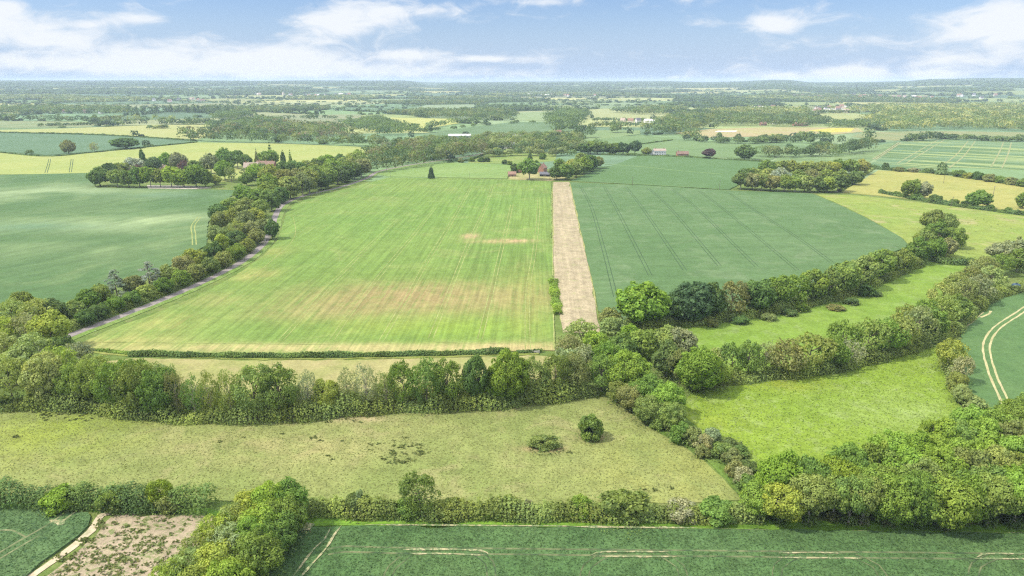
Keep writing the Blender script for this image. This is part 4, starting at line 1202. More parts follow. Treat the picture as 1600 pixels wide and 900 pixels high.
tufts("sedge_grass", "dark sedge tufts scattered over the dry meadow",
      [(78, 648, 4, 2.5, 90), (60, 643, 3, 1.5, 40), (112, 650, 8, 2.5, 70), (130, 656, 8, 2, 60), (25, 683, 2.5, 1, 40), (645, 697, 5, 2.2, 80), (655, 708, 4, 1.5, 80), (615, 710, 5, 2, 60), (618, 720, 4, 1.5, 60), (645, 722, 3, 1.0, 40), (600, 695, 16, 6, 70),
       (370, 680, 22, 8, 40), (560, 720, 22, 8, 30), (495, 685, 3, 1.2, 40), (880, 707, 4, 1.0, 30), (1040, 768, 8, 2, 30), (520, 658, 8, 2, 40),
       (1390, 325, 30, 30, 60), (1530, 350, 40, 40, 160), (1560, 345, 30, 20, 80), (1500, 392, 14, 12, 60), (1240, 318, 3, 2, 10)],
      [(.085, .11, .038), (.11, .13, .045), (.14, .155, .055)], .32, .4)
tufts("plot_weeds", "green weeds dotted over the bare pinkish plot",
      [(250, 815, 10, 4, 120), (210, 830, 10, 4, 200), (170, 850, 10, 4, 220), (230, 850, 10, 4, 260), (140, 875, 9, 4, 240), (200, 880, 9, 4, 300), (100, 900, 8, 4, 200), (170, 905, 8, 4, 260), (250, 880, 6, 4, 160), (155, 818, 3, 2, 80), (128, 845, 3, 2, 80), (95, 872, 3, 2, 80)],
      [(.10, .135, .04), (.13, .155, .05), (.16, .16, .07)], .28, .35)


def inside(pts, poly):
    """vectorised point in polygon"""
    x, y = pts[:, 0], pts[:, 1]
    r = np.zeros(len(pts), bool)
    n = len(poly)
    for i in range(n):
        x1, y1 = poly[i]
        x2, y2 = poly[(i + 1) % n]
        c = ((y1 > y) != (y2 > y)) & (x < (x2 - x1) * (y - y1) / (y2 - y1 + 1e-9) + x1)
        r ^= c
    return r


def plants(name, label, cat, polys, per_m2, size, hgt, tints, up=1.0, near=230):
    """single plants over crops and meadows close to the camera"""
    g = np.random.default_rng(len(name) + 60)
    pts_ = []
    for a, b in MARKS:
        for q in np.linspace(-.1, 1.1, 9):
            l_ = a * (1 - q) + b * q
            for e in np.linspace(0, 1, 14)[:-1]:
                pts_.append(l_[:-1] * (1 - e) + l_[1:] * e)
    pts_ = np.concatenate(pts_)
    cells_ = np.unique(np.floor((pts_[:, 0] + 1000) / .3).astype(int) * 100000 + np.floor(pts_[:, 1] / .3).astype(int))
    C, T = [], []
    for poly, z0 in polys:
        pl = np.array([P(*q) for q in poly])
        lo, hi = np.maximum(pl.min(0), (-190, 0)), np.minimum(pl.max(0), (190, near))
        m = int((hi[0] - lo[0]) * (hi[1] - lo[1]) * per_m2)
        p = np.c_[g.uniform(lo[0], hi[0], m), g.uniform(lo[1], hi[1], m)]
        p = p[inside(p, pl)]
        p = p[~np.isin(np.floor((p[:, 0] + 1000) / .3).astype(int) * 100000 + np.floor(p[:, 1] / .3).astype(int), cells_)]
        C.append(np.c_[p, z0 + g.uniform(.0, hgt, len(p))])
    C = np.concatenate(C)
    m = len(C)
    N = np.c_[g.normal(0, .55, (m, 2)), np.full(m, up)]
    v, f = cards(C, N, size, g)
    tag(link(name, mesh_np(name, v, f, {"var": g.uniform(.75, 1.25, m), "hue": g.uniform(.25, .75, m), "tint": np.array(tints)[g.integers(0, len(tints), m)]}), None, [LEAF_T]), label, cat, None, "stuff")


plants("wheat_leaves", "countless leaf tips of the front wheat crops", "wheat",
       [([(330, 990), (385, 920), (428, 866), (455, 843), (490, 828), (560, 826), (800, 828), (1100, 831), (1400, 835), (1800, 840), (1900, 1000)], .56),
        ([(-220, 990), (-200, 798), (0, 799), (80, 801), (136, 805), (140, 810), (136, 824), (120, 840), (90, 862), (40, 902), (-60, 985)], .57)],
       5.0, .16, .18, [(.070, .122, .048), (.088, .142, .055), (.058, .108, .043)], .8)
plants("meadow_grass", "countless grass tufts of the dry meadow", "grass",
       [([(-260, 780), (-260, 642), (-60, 634), (60, 634), (150, 640), (300, 658), (440, 655), (560, 643), (760, 633), (900, 620), (950, 628), (1000, 660), (1068, 702), (1100, 724), (1155, 780), (900, 786), (330, 780)], .12)],
       2.4, .17, .12, [(.185, .192, .072), (.16, .178, .062), (.205, .20, .085), (.15, .17, .06)], 1.4)
plants("meadow_flowers", "countless grass and flower tufts of the bright meadow", "grass",
       [([(1070, 640), (1095, 604), (1200, 590), (1330, 576), (1400, 556), (1456, 540), (1480, 565), (1490, 605), (1500, 650), (1455, 735), (1330, 760), (1200, 770), (1150, 732), (1112, 690)], .2)],
       2.4, .20, .2, [(.14, .20, .035), (.16, .22, .04), (.12, .185, .035), (.23, .27, .13)], 1.0, 330)


# ------------------------------------------------------------------ far farmland: one patchwork of fields over the plain and hills
fg = np.random.default_rng(2024)
sites = []
for r in (560.0, 690.0):          # inner rim of the patchwork, not built
    for a in np.arange(-1.2, 1.2, .16):
        sites.append((math.sin(a) * r, math.cos(a) * r, -1))
r = 830.0
while r < 14200:
    s = 150 + .075 * r
    da = s / r
    a = -.95 + fg.random() * da
    while a < .95:
        rr2 = r + fg.uniform(-.42, .42) * s
        aa = a + fg.uniform(-.42, .42) * da
        sites.append((math.sin(aa) * rr2, math.cos(aa) * rr2, s))
        a += da * 1.35
    r += s * .8
sites = np.array(sites)


def cell(i):
    p, s = sites[i, :2], sites[i, 2]
    poly = [p + np.array(q) * s * 1.6 for q in ((-1, -1), (1, -1), (1, 1), (-1, 1))]
    d = np.hypot(*(sites[:, :2] - p).T)
    for j in np.argsort(d)[1:22]:
        q = sites[j, :2]
        m, nrm = (p + q) / 2, q - p
        out = []
        for k in range(len(poly)):
            a, b = poly[k], poly[(k + 1) % len(poly)]
            da_, db = (a - m) @ nrm, (b - m) @ nrm
            if da_ <= 0:
                out.append(a)
            if da_ * db < 0:
                out.append(a + (b - a) * da_ / (da_ - db))
        poly = out
        if len(poly) < 3:
            return None
    return poly


FAR_T = dict(
    dark=(0.104, 0.153, 0.072), mid=(0.150, 0.208, 0.081), olive=(0.195, 0.221, 0.091), pale=(0.260, 0.299, 0.124), gold=(0.351, 0.351, 0.143), deep=(0.081, 0.120, 0.068), brown=(0.182, 0.176, 0.104))
field_cols = [(.105, .165, .085), (.12, .18, .08), (.19, .23, .09), (.29, .29, .12), (.24, .26, .11), (.15, .20, .10), (.095, .15, .085), (.20, .22, .11)]
V, FS, CI = [], [], []
far_pts = []          # x, y, height, width, tint
WOOD = []
for i in range(len(sites)):
    if sites[i, 2] < 0:
        continue
    poly = cell(i)
    if poly is None:
        continue
    poly = np.array(poly)
    c = poly.mean(0)
    rc = math.hypot(*c)
    z = zg(poly[:, 0], poly[:, 1]) + .09
    o = len(V)
    V += [(a[0], a[1], b) for a, b in zip(poly, z)]
    FS.append(tuple(range(o, o + len(poly))))
    pw = np.interp(rc, [900, 1800, 3000, 5000, 8000, 14000], [.04, .12, .24, .44, .64, .80])
    az = math.atan2(c[0], c[1])
    pxc = 800 + F * math.tan(az)
    if rc > 3500:
        pw += .12 * math.sin(az * 9 + rc / 900.)
    wood = fg.random() < pw
    if rc > 7500:
        wood = fg.random() < (.80 if pxc > 1000 else .55)
    ci = fg.integers(0, len(field_cols)) if rc > 1500 else (0, 1, 5, 6)[fg.integers(0, 4)]
    CI.append(tuple(np.array((.05, .085, .03) if wood else field_cols[ci]) * fg.uniform(.85, 1.15) * np.interp(rc, [2500, 6000], [1, .8])))
    S = sites[i, 2]
    if wood:
        sp = np.interp(rc, [800, 2000, 4000, 8000, 14000], [14, 17, 26, 46, 72])
        lo, hi = poly.min(0), poly.max(0)
        xs, ys = np.meshgrid(np.arange(lo[0], hi[0], sp), np.arange(lo[1], hi[1], sp))
        pts = np.c_[xs.ravel(), ys.ravel()] + fg.uniform(-.45, .45, (xs.size, 2)) * sp
        pts = pts[inside(pts, poly)]
        base = ([("dark", "deep", "mid")] * 4 if rc > 5500 else [("dark", "mid", "olive"), ("mid", "olive", "pale"), ("dark", "deep", "mid"), ("gold", "pale", "olive")])[fg.choice(4, p=[.4, .3, .2, .1])]
        for p in pts:
            far_pts.append((p[0], p[1], fg.uniform(7, 16), sp * fg.lognormal(.12, .28), base[fg.integers(0, 3)]))
    else:
        # hedgerow trees on the cell's own edges, with gaps
        for k in range(len(poly)):
            a, b = poly[k], poly[(k + 1) % len(poly)]
            L = np.linalg.norm(b - a)
            sp = np.interp(rc, [800, 2500, 5000, 14000], [11, 14, 30, 90])
            dens = fg.choice([0., .25, .5, .85], p=[.15, .3, .3, .25])
            for q in range(int(L / sp)):
                if fg.random() < dens:
                    p = a + (b - a) * (q + fg.random()) / max(1, int(L / sp))
                    far_pts.append((p[0] + fg.normal(0, 2), p[1] + fg.normal(0, 2), fg.choice([3, 4, 6, 9, 13]) * fg.uniform(.8, 1.2), sp * fg.uniform(.7, 1.3), ("dark", "deep", "mid")[fg.integers(0, 3)]))
me = bpy.data.meshes.new("farmland")
me.from_pydata(V, [], FS)
a = me.attributes.new("tint", "FLOAT_COLOR", "FACE")
a.data.foreach_set("color", np.c_[np.array(CI), np.ones(len(CI))].astype(np.float32).ravel())
mF, tF = new_mat("farmland")
cF = tF.n("ShaderNodeAttribute", attribute_name="tint").outputs["Color"]
pF = tF.n("ShaderNodeNewGeometry").outputs["Position"]
nF = tF.ramp(tF.noise(pF, .012, 5, .6), .3, .7, .82, 1.18)
cF = tF.mix(1.0, cF, tF.xyz(nF, nF, nF), "MULTIPLY")
diffuse_out(tF, cF, rough=.95, spec=.05)
tag(link("far_terrain", me, None, [mF]), "far patchwork of small fields and woods up to the horizon", None, None, "structure")

far = np.array([p[:4] for p in far_pts])
tints = [p[4] for p in far_pts]
keep = np.ones(len(far), bool)
for pl in POLYS:
    lo, hi = pl.min(0) - 6, pl.max(0) + 6
    box = np.where((far[:, 0] > lo[0]) & (far[:, 0] < hi[0]) & (far[:, 1] > lo[1]) & (far[:, 1] < hi[1]) & keep)[0]
    if len(box):
        keep[box[inside(far[box, :2], pl)]] = False
keep &= np.hypot(far[:, 0], far[:, 1]) > 900
far = far[keep]
tints = [t for t, k in zip(tints, keep) if k]

# bands of trees the photograph shows beyond the near fields
extra = []


def band(poly, n, h, w, tn, spread=4):
    pts = [P(*q) for q in poly]
    d = np.r_[0, np.cumsum([np.linalg.norm(b - a) for a, b in zip(pts[:-1], pts[1:])])]
    for i in range(n):
        s = d[-1] * (i + fg.random()) / n
        x = np.interp(s, d, [p[0] for p in pts]) + fg.normal(0, spread)
        y = np.interp(s, d, [p[1] for p in pts]) + fg.normal(0, spread)
        extra.append((x, y, h * fg.uniform(.75, 1.2), w * fg.uniform(.8, 1.25), tn[fg.integers(0, len(tn))]))


def fill(poly, sp, h, tn):
    sp *= 1.2
    pl = np.array([P(*q) for q in poly])
    lo, hi = pl.min(0), pl.max(0)
    xs, ys = np.meshgrid(np.arange(lo[0], hi[0], sp), np.arange(lo[1], hi[1], sp * 1.25))
    pts = np.c_[xs.ravel(), ys.ravel()] + fg.uniform(-.45, .45, (xs.size, 2)) * sp
    for p in pts[inside(pts, pl)]:
        extra.append((p[0], p[1], h * fg.uniform(.7, 1.2), sp * fg.uniform(1.0, 1.5), tn[fg.integers(0, len(tn))]))


DM, DMO, MOP, OPG = ["dark", "mid"], ["dark", "mid", "olive"], ["mid", "olive", "pale"], ["olive", "pale", "gold", "mid"]
# continuation of the lane wood toward the hamlet
for k, (pl, n) in enumerate([([(580, 271), (640, 261), (700, 252), (757, 243)], 22), ([(575, 262), (640, 254), (700, 246), (760, 240)], 20), ([(568, 256), (640, 248), (700, 242), (756, 236)], 19), ([(575, 250), (640, 240), (700, 236), (748, 232)], 17)]):
    band(pl, n, 17, 15, DMO + ["brown"], 3)
band([(283, 219), (330, 221), (400, 223), (480, 226), (560, 228)], 30, 15, 16, DMO, 4)
band([(290, 214), (350, 214), (430, 216), (560, 222)], 30, 15, 16, DMO + ["brown"], 6)
fill([(300, 210), (420, 198), (520, 203), (560, 215), (420, 212)], 15, 16, DMO + ["brown", "deep"])
band([(560, 229), (620, 232), (690, 236), (755, 232)], 26, 15, 15, DMO, 6)
band([(640, 226), (700, 228), (760, 227)], 14, 13, 14, MOP, 6)
fill([(530, 197), (590, 187), (610, 192), (660, 210), (600, 213), (560, 206)], 17, 13, DM)
band([(640, 205), (680, 199), (715, 194), (760, 190)], 14, 12, 16, DM, 6)
band([(660, 206), (740, 198), (800, 193), (880, 192)], 10, 6, 12, DM, 3)
fill([(640, 176), (700, 178), (760, 176), (800, 190), (720, 186), (650, 184)], 17, 14, DMO)
band([(478, 190), (505, 190)], 2, 22, 30, ["dark"], 2)
band([(420, 190), (475, 186), (545, 186)], 10, 9, 18, DM, 6)
fill([(365, 196), (400, 190), (440, 192), (420, 200), (380, 203)], 17, 14, DM)
# left far rows
band([(-100, 188), (0, 189), (130, 190)], 30, 14, 18, DMO, 8)
band([(145, 192), (200, 191), (270, 194)], 15, 14, 17, MOP, 8)
band([(60, 198), (120, 196), (190, 194)], 16, 6, 12, DM, 3)
band([(235, 202), (262, 201)], 5, 7, 12, MOP, 3)
band([(292, 199), (298, 199)], 2, 17, 18, ["dark"], 2)
fill([(0, 180), (100, 178), (200, 179), (200, 172), (80, 170), (0, 172)], 20, 15, DMO)
band([(190, 177), (240, 177.5), (300, 177), (370, 177)], 46, 21, 10, DM, 8)
fill([(330, 190), (370, 188), (400, 180), (340, 182)], 16, 15, DM)
# hamlet trees
band([(858, 221), (880, 223), (895, 226)], 8, 13, 13, DMO, 6)
band([(760, 246), (800, 243), (850, 244), (895, 243)], 18, 9, 11, MOP, 6)
band([(800, 240), (845, 237), (880, 238), (905, 240)], 18, 12, 13, DMO, 7)
band([(822, 226), (840, 224), (860, 228), (890, 233)], 14, 13, 13, DMO, 6)
band([(870, 231), (900, 232), (935, 238)], 12, 14, 14, DMO, 6)
band([(740, 222), (772, 222), (800, 226)], 7, 10, 12, DM, 4)
band([(758, 231), (790, 229), (815, 230)], 9, 9, 10, DMO, 4)
band([(864, 208), (880, 206), (890, 204), (905, 205)], 9, 17, 15, DM, 6)
band([(900, 216), (918, 215), (924, 216)], 6, 17, 15, DM, 4)
band([(955, 208), (965, 207), (976, 207)], 5, 15, 13, ["mid", "brown"], 2)
fill([(862, 200), (905, 196), (920, 182), (880, 176), (850, 190)], 16, 18, DM)
band([(925, 189), (1000, 190), (1050, 189)], 20, 7, 14, DM, 4)
band([(920, 200), (960, 196), (1050, 200)], 18, 8, 14, DMO, 5)
fill([(1005, 208), (1040, 192), (1090, 184), (1105, 200), (1080, 209), (1040, 212)], 16, 17, DMO)
band([(1070, 219), (1090, 217)], 4, 17, 15, DMO, 3)
band([(1085, 221), (1130, 224), (1190, 224), (1215, 222)], 22, 9, 13, DM, 5)
band([(1185, 222), (1250, 219), (1300, 216)], 16, 9, 13, DM, 6)
band([(1200, 223), (1290, 214)], 8, 10, 13, MOP, 9)
band([(1185, 246), (1220, 244), (1240, 246), (1290, 243)], 16, 11, 13, DMO, 6)
band([(1297, 242), (1320, 241), (1358, 236)], 11, 15, 14, DMO, 5)
band([(1270, 230), (1295, 228)], 5, 6, 12, DM, 4)
band([(1355, 219), (1362, 219)], 2, 12, 14, DM, 2)
band([(1415, 221), (1430, 221), (1450, 220), (1462, 219)], 8, 11, 13, DM, 5)
band([(1470, 217), (1540, 220), (1600, 222)], 24, 7, 14, DM, 4)
fill([(1060, 196), (1100, 184), (1200, 186), (1290, 194), (1260, 199), (1160, 197)], 16, 17, DMO)
fill([(1090, 180), (1160, 174), (1260, 174), (1260, 186), (1160, 184)], 18, 16, MOP + ["gold"])
fill([(1350, 190), (1400, 176), (1700, 174), (1700, 206), (1480, 203), (1380, 206)], 17, 15, OPG + ["mid"])
fill([(1290, 200), (1310, 194), (1390, 192), (1400, 200)], 16, 10, DM)
fill([(1320, 176), (1380, 168), (1700, 166), (1700, 176), (1400, 178)], 20, 15, OPG)
band([(1262, 178), (1300, 177), (1345, 177)], 26, 9, 14, MOP, 5)
band([(1260, 172), (1300, 171), (1345, 171)], 26, 10, 16, MOP, 20)
band([(1085, 186), (1145, 186)], 14, 10, 13, DMO, 8)
band([(385, 276), (400, 278), (420, 279), (440, 278)], 8, 12, 11, MOP, 4)
fill([(950, 176), (1060, 170), (1080, 178), (1000, 180)], 18, 15, DMO)
E = np.array([p[:4] for p in extra]) * (1, 1, 1.18, 1.25)
far = np.r_[far, E]
tints += [p[4] for p in extra]

D = np.hypot(far[:, 0], far[:, 1])
zt = zg(far[:, 0], far[:, 1])
C, N, V, Hu, T = [], [], [], [], []
tcol = np.array([FAR_T[t] for t in tints])
S_all = []
for lo, hi, nc, cs in ((0, 1300, 150, 1.1), (1300, 2200, 70, 1.7), (2200, 4000, 34, 2.6), (4000, 8000, 18, 6.0), (8000, 20000, 14, 12.0)):
    ids = np.where((D >= lo) & (D < hi))[0]
    if not len(ids):
        continue
    m = len(ids)
    d = sphere_dirs(m * nc, fg).reshape(m, nc, 3)
    d[:, :, 2] = np.where(d[:, :, 2] < -.5, -d[:, :, 2], d[:, :, 2])
    h, w = far[ids, 2], far[ids, 3]
    lob = 1 + .22 * np.sin(d[:, :, 0] * 5 + ids[:, None]) * np.sin(d[:, :, 1] * 5 + 2 * ids[:, None]) * np.sin(d[:, :, 2] * 4 + ids[:, None])
    rad = fg.uniform(.82, 1.08, (m, nc)) * lob
    px_ = far[ids, 0][:, None] + d[:, :, 0] * rad * w[:, None] / 2
    py_ = far[ids, 1][:, None] + d[:, :, 1] * rad * w[:, None] / 2
    pz_ = zt[ids][:, None] + h[:, None] * (.53 + d[:, :, 2] * rad * .47)
    C.append(np.stack([px_, py_, pz_], -1).reshape(-1, 3))
    N.append((d + fg.normal(0, .32, d.shape)).reshape(-1, 3))
    V.append((fg.uniform(.88, 1.12, (m, 1)) * fg.uniform(.92, 1.08, (m, nc))).ravel())
    Hu.append(np.clip(fg.uniform(.25, .75, (m, 1)) + fg.normal(0, .12, (m, nc)), 0, 1).ravel())
    T.append(np.repeat(tcol[ids], nc, axis=0))
    S_all.append(np.repeat(np.minimum(cs, w * .35), nc))
C, N, V, Hu, T, S_all = map(np.concatenate, (C, N, V, Hu, T, S_all))
print("far trees", len(far), "cards", len(C), "near trees", N_TREES[0])
v, f = cards(C, N, S_all, fg)
tag(link("distant_woods", mesh_np("distant_woods", v, f, {"var": V, "hue": Hu, "tint": T}), None, [LEAF_T]), "countless far trees in woods and hedgerows across the plain", "woods", None, "stuff")


# ------------------------------------------------------------------ buildings
def box(x0, x1, y0, y1, z0, z1):
    v = np.array([(x0, y0, z0), (x1, y0, z0), (x1, y1, z0), (x0, y1, z0), (x0, y0, z1), (x1, y0, z1), (x1, y1, z1), (x0, y1, z1)], float)
    return v, np.array([(0, 3, 2, 1), (4, 5, 6, 7), (0, 1, 5, 4), (1, 2, 6, 5), (2, 3, 7, 6), (3, 0, 4, 7)])


def gable(L, W, hw, hr, over=.35, th=.22):
    """roof of two slabs and wall with gable ends, long side along x"""
    a = L / 2
    b = W / 2
    wall = np.array([(-a, -b, 0), (a, -b, 0), (a, b, 0), (-a, b, 0), (-a, -b, hw), (a, -b, hw), (a, b, hw), (-a, b, hw), (-a, 0, hr - .02), (a, 0, hr - .02)], float)
    wf = [(0, 1, 5, 4), (2, 3, 7, 6), (1, 2, 6, 9, 5), (3, 0, 4, 8, 7)]
    sl = (hr - hw) / b
    ax, bo = a + over, b + over
    ze = hr - sl * bo
    rv, rf = [], []
    for s in (-1, 1):
        o = len(rv)
        for x in (-ax, ax):
            rv += [(x, s * bo, ze + .02), (x, 0, hr + .02), (x, 0, hr + th), (x, s * bo, ze + th)]
        rf += [tuple(o + k for k in q) for q in ((0, 1, 2, 3), (7, 6, 5, 4), (3, 2, 6, 7), (0, 4, 5, 1), (0, 3, 7, 4), (1, 5, 6, 2))]
    return wall, wf, np.array(rv, float), rf


WALLM = dict(white=plain("white_render", (.60, .585, .56), var=.06), brick=plain("red_brick", (.29, .155, .11), var=.25, scale=3), cream=plain("cream_render", (.48, .43, .34), var=.1),
             pink=plain("pink_render", (.68, .52, .50), var=.08), tan=plain("tan_stone", (.46, .38, .28), var=.15), black=plain("black_boarding", (.030, .030, .034), var=.3, scale=2),
             steel=plain("grey_cladding", (.34, .36, .38), var=.1))
ROOFM = dict(slate=plain("slate", (.11, .11, .125), var=.25, scale=1.5), tile=plain("clay_tiles", (.25, .15, .11), var=.28, scale=1.5), brown=plain("brown_tiles", (.20, .13, .10), var=.25, scale=1.5),
             pale=plain("pale_sheet_roof", (.50, .49, .46), var=.08), grey=plain("grey_sheet_roof", (.30, .32, .36), var=.12), pinkt=plain("faded_tiles", (.32, .25, .205), var=.2, scale=1.5))
GLASS = plain("window_glass", (.05, .06, .075), rough=.15, var=.1, spec=.5)
FRAME = plain("painted_frame", (.75, .74, .70), var=.05)
DOORM = plain("painted_door", (.12, .10, .08), var=.1)


def pmesh(name, V, FS, mat, parent):
    me = bpy.data.meshes.new(name)
    me.from_pydata([tuple(p) for p in V], [], [tuple(int(k) for k in q) for q in FS])
    return link(name, me, parent, [mat])


def house(name, x, y, L, W, hw, hr, wall, roof, rz, label, cat="house", group=None, chim=1, wins=3, storeys=2, door=True, z=0.0):
    b = P(x, y)
    root = link(name, None)
    root.location = (b[0], b[1], z)
    root.rotation_euler = (0, 0, math.radians(rz))
    tag(root, label, cat, group)
    wv, wf, rv, rf = gable(L, W, hw, hr)
    pmesh("wall", wv, wf, WALLM[wall], root)
    ro = pmesh("roof", rv, rf, ROOFM[roof], root)
    for k in range(chim):
        xx = (-L * .36, L * .36, 0)[k]
        v, f = box(xx - .45, xx + .45, -.35, .35, hr - .9, hr + 1.3)
        v2, f2 = box(xx - .16, xx + .16, -.16, .16, hr + 1.302, hr + 1.7)
        v, f = join([(v, f), (v2, f2)])
        pmesh("chimney", v, f, WALLM["brick"], ro)
    for s in range(storeys):
        for k in range(wins):
            xx = -L / 2 + L * (k + .5) / wins
            if door and s == 0 and k == wins // 2:
                v, f = box(xx - .5, xx + .5, -W / 2 - .06, -W / 2 + .05, .05, 2.1)
                pmesh("door", v, f, DOORM, root)
                continue
            zz = .9 + s * 2.6
            if zz + 1.2 > hw:
                continue
            v, f = box(xx - .65, xx + .65, -W / 2 - .07, -W / 2 + .05, zz, zz + 1.25)
            w_ = pmesh("window", v, f, FRAME, root)
            v, f = join([box(xx - .57, xx - .03, -W / 2 - .10, -W / 2 - .072, zz + .08, zz + 1.17), box(xx + .03, xx + .57, -W / 2 - .10, -W / 2 - .072, zz + .08, zz + 1.17)])
            pmesh("pane", v, f, GLASS, w_)
    return root


def barn(x, y, L, W, hw, hr, wall, roof, rz, label, doors=2):
    b = P(x, y)
    root = link("barn", None)
    root.location = (b[0], b[1], 0)
    root.rotation_euler = (0, 0, math.radians(rz))
    tag(root, label, "barn")
    wv, wf, rv, rf = gable(L, W, hw, hr, .5, .3)
    pmesh("wall", wv, wf, WALLM[wall], root)
    pmesh("roof", rv, rf, ROOFM[roof], root)
    for k in range(doors):
        xx = -L / 2 + L * (k + .5) / doors
        v, f = box(xx - 2, xx + 2, -W / 2 - .1, -W / 2 + .05, .05, hw * .8)
        pmesh("door", v, f, DOORM, root)


barn(718, 216, 40, 16, 5, 7.5, "steel", "pale", 3, "long white roofed barn beyond the lane wood")
barn(798, 220, 34, 18, 6, 10, "black", "grey", 12, "big black sided barn with blue grey roof in the farm hamlet", 3)
barn(817, 220, 14, 22, 5.5, 9.5, "black", "grey", 70, "black gabled barn end beside the big black barn", 1)
barn(786, 216, 26, 12, 5, 7.5, "steel", "pale", 8, "pale roofed shed behind the big black barn")
barn(800, 224, 18, 8, 3.5, 5.5, "tan", "grey", 10, "low grey roofed shed in front of the big black barn", 2)
barn(762, 219, 20, 8, 3, 5, "black", "slate", 4, "low dark shed left alone at the lane side of the farm".replace("left alone ", ""), 2)
house("house", 789, 232, 12, 8, 5.4, 9.5, "white", "slate", 80, "pale house with grey roof in the middle of the hamlet", chim=2)
house("house", 803, 231, 11, 8, 4.8, 8.5, "white", "grey", 20, "white cottage beside the hamlet's pale house")
house("house", 762, 228, 14, 7, 4.5, 8, "brick", "pinkt", -20, "faded red roofed cottage at the hamlet's lane corner")
house("house", 842, 233, 12, 7, 4.5, 7.8, "cream", "pinkt", 10, "cream cottage with faded roof among hamlet trees")
house("house", 871, 212, 15, 10, 5.4, 10.5, "white", "tile", 25, "white house with bright orange tiled roof above the hamlet", chim=2)
house("house", 847, 269, 11, 8, 5.2, 9.2, "brick", "tile", 65, "red brick house beside the broad lone tree", chim=2)
barn(852, 275.5, 11, 6.5, 2.6, 4.6, "black", "slate", -15, "small black shed in front of the red brick house", 1)
house("house", 800, 275.5, 8.5, 6, 2.6, 5.2, "brick", "tile", 5, "small orange brick bungalow at the crop field corner", chim=0, storeys=1)
house("house", 812, 268.5, 11, 7.5, 4.8, 8.6, "brick", "tile", 75, "tall brick house half hidden behind the broad lone tree", chim=1)
house("house", 1030, 242.3, 17, 8, 6.4, 8.8, "white", "pinkt", 3, "pale pinkish white house on the road beyond the wheat", chim=2, wins=5)
house("house", 1021, 242.3, 7, 9, 3.6, 7, "white", "slate", 80, "small white gable wing beside the pale pinkish house", chim=0, wins=2)
house("house", 1066, 243.4, 16, 7, 3.0, 6.2, "brick", "brown", 2, "low red brown roofed cottage on the road hedge", chim=1, storeys=1)
house("house", 394, 269, 16, 10, 6, 11, "tan", "pinkt", 10, "stone house with faded roof among the estate conifers", chim=1)
house("manor_house", 417, 268, 22, 11, 6.5, 12, "brick", "brown", -8, "brick manor house with tall chimneys among estate trees", chim=3, wins=6)
house("house", 474, 215, 16, 10, 6, 11, "cream", "tile", -20, "cream walled house with orange roof in the far tree band", chim=1)
house("house", 500, 217, 10, 10, 6, 12, "cream", "tile", 70, "small orange roofed gabled house in the far tree band", chim=1)
house("house", 1208, 194, 15, 12, 6.5, 12, "white", "pinkt", 60, "tall pinkish white house beside the rough ground", chim=1)
house("house", 1250, 196.5, 34, 12, 3.5, 8, "brick", "tile", 0, "long red roofed building beside the rough ground", chim=0, wins=6, storeys=1)
house("house", 1192, 196, 14, 10, 4, 8, "brick", "tile", 5, "low red roofed house next to the tall pinkish house", chim=0, storeys=1)

# far villages: houses of a few pixels, walls and roof only
HM = []
for (L, W, hw, hr, wl, rf_) in [(13, 9, 5.5, 10, "cream", "pinkt"), (11, 8, 5.2, 9.5, "white", "tile"), (15, 9, 5.5, 10, "pink", "brown"), (12, 9, 5.5, 10, "white", "slate"), (14, 9, 5, 9.5, "cream", "tile"), (20, 12, 5, 8, "white", "pale")]:
    wv, wf, rv, rf = gable(L, W, hw, hr)
    mw = bpy.data.meshes.new("wall")
    mw.from_pydata([tuple(p) for p in wv], [], wf)
    mw.materials.append(WALLM[wl])
    mr = bpy.data.meshes.new("roof")
    mr.from_pydata([tuple(p) for p in rv], [], rf)
    mr.materials.append(ROOFM[rf_])
    HM.append((mw, mr))
vg = random.Random(5)
for (x0, x1, y0, y1, n, where, grp) in [
    (1092, 1140, 180.5, 185.5, 12, "in the village behind the dark park trees", "houses of the park side village"), (1165, 1225, 169.5, 172.5, 8, "among the pale trees of the near far village", "houses among the pale trees"),
    (1272, 1345, 168.5, 176.5, 26, "in the village above the smooth yellow hill field", "houses of the hill field village"), (1240, 1440, 150, 155, 22, "in the long town on the wooded plain", "houses of the far town"),
    (240, 320, 156, 160, 10, "on the far plain beyond the poplar row", "houses beyond the poplars"), (400, 560, 148.5, 151.5, 16, "in the pale far town under the hills", "houses under the hills"),
    (820, 930, 149, 151.5, 10, "on the far plain beyond the parkland", "houses beyond the parkland"), (1420, 1560, 150, 156, 8, "on the wooded plain beyond the pale woods", "houses beyond the pale woods"),
    (955, 1040, 192, 194, 7, "beside the allotment hedges beyond the four field trees", "houses by the allotments"), (60, 170, 176, 179, 5, "in the dark tree rows beyond the barley strip", "houses in the dark tree rows")]:
    for i in range(n):
        px, py = vg.uniform(x0, x1), vg.uniform(y0, y1)
        b = P(px, py)
        root = link("house", None)
        s = 1.0 + max(0, (math.hypot(*b) - 2500) / 6000)
        root.location = (b[0], b[1], float(zg(b[0], b[1])) + 1.0)
        root.rotation_euler = (0, 0, vg.uniform(-.9, .9))
        root.scale = (s, s, s * 1.15)
        tag(root, "tiny pale gabled house " + where, "house", grp)
        mw, mr = HM[vg.randrange(6)]
        link("wall", mw, root)
        link("roof", mr, root)

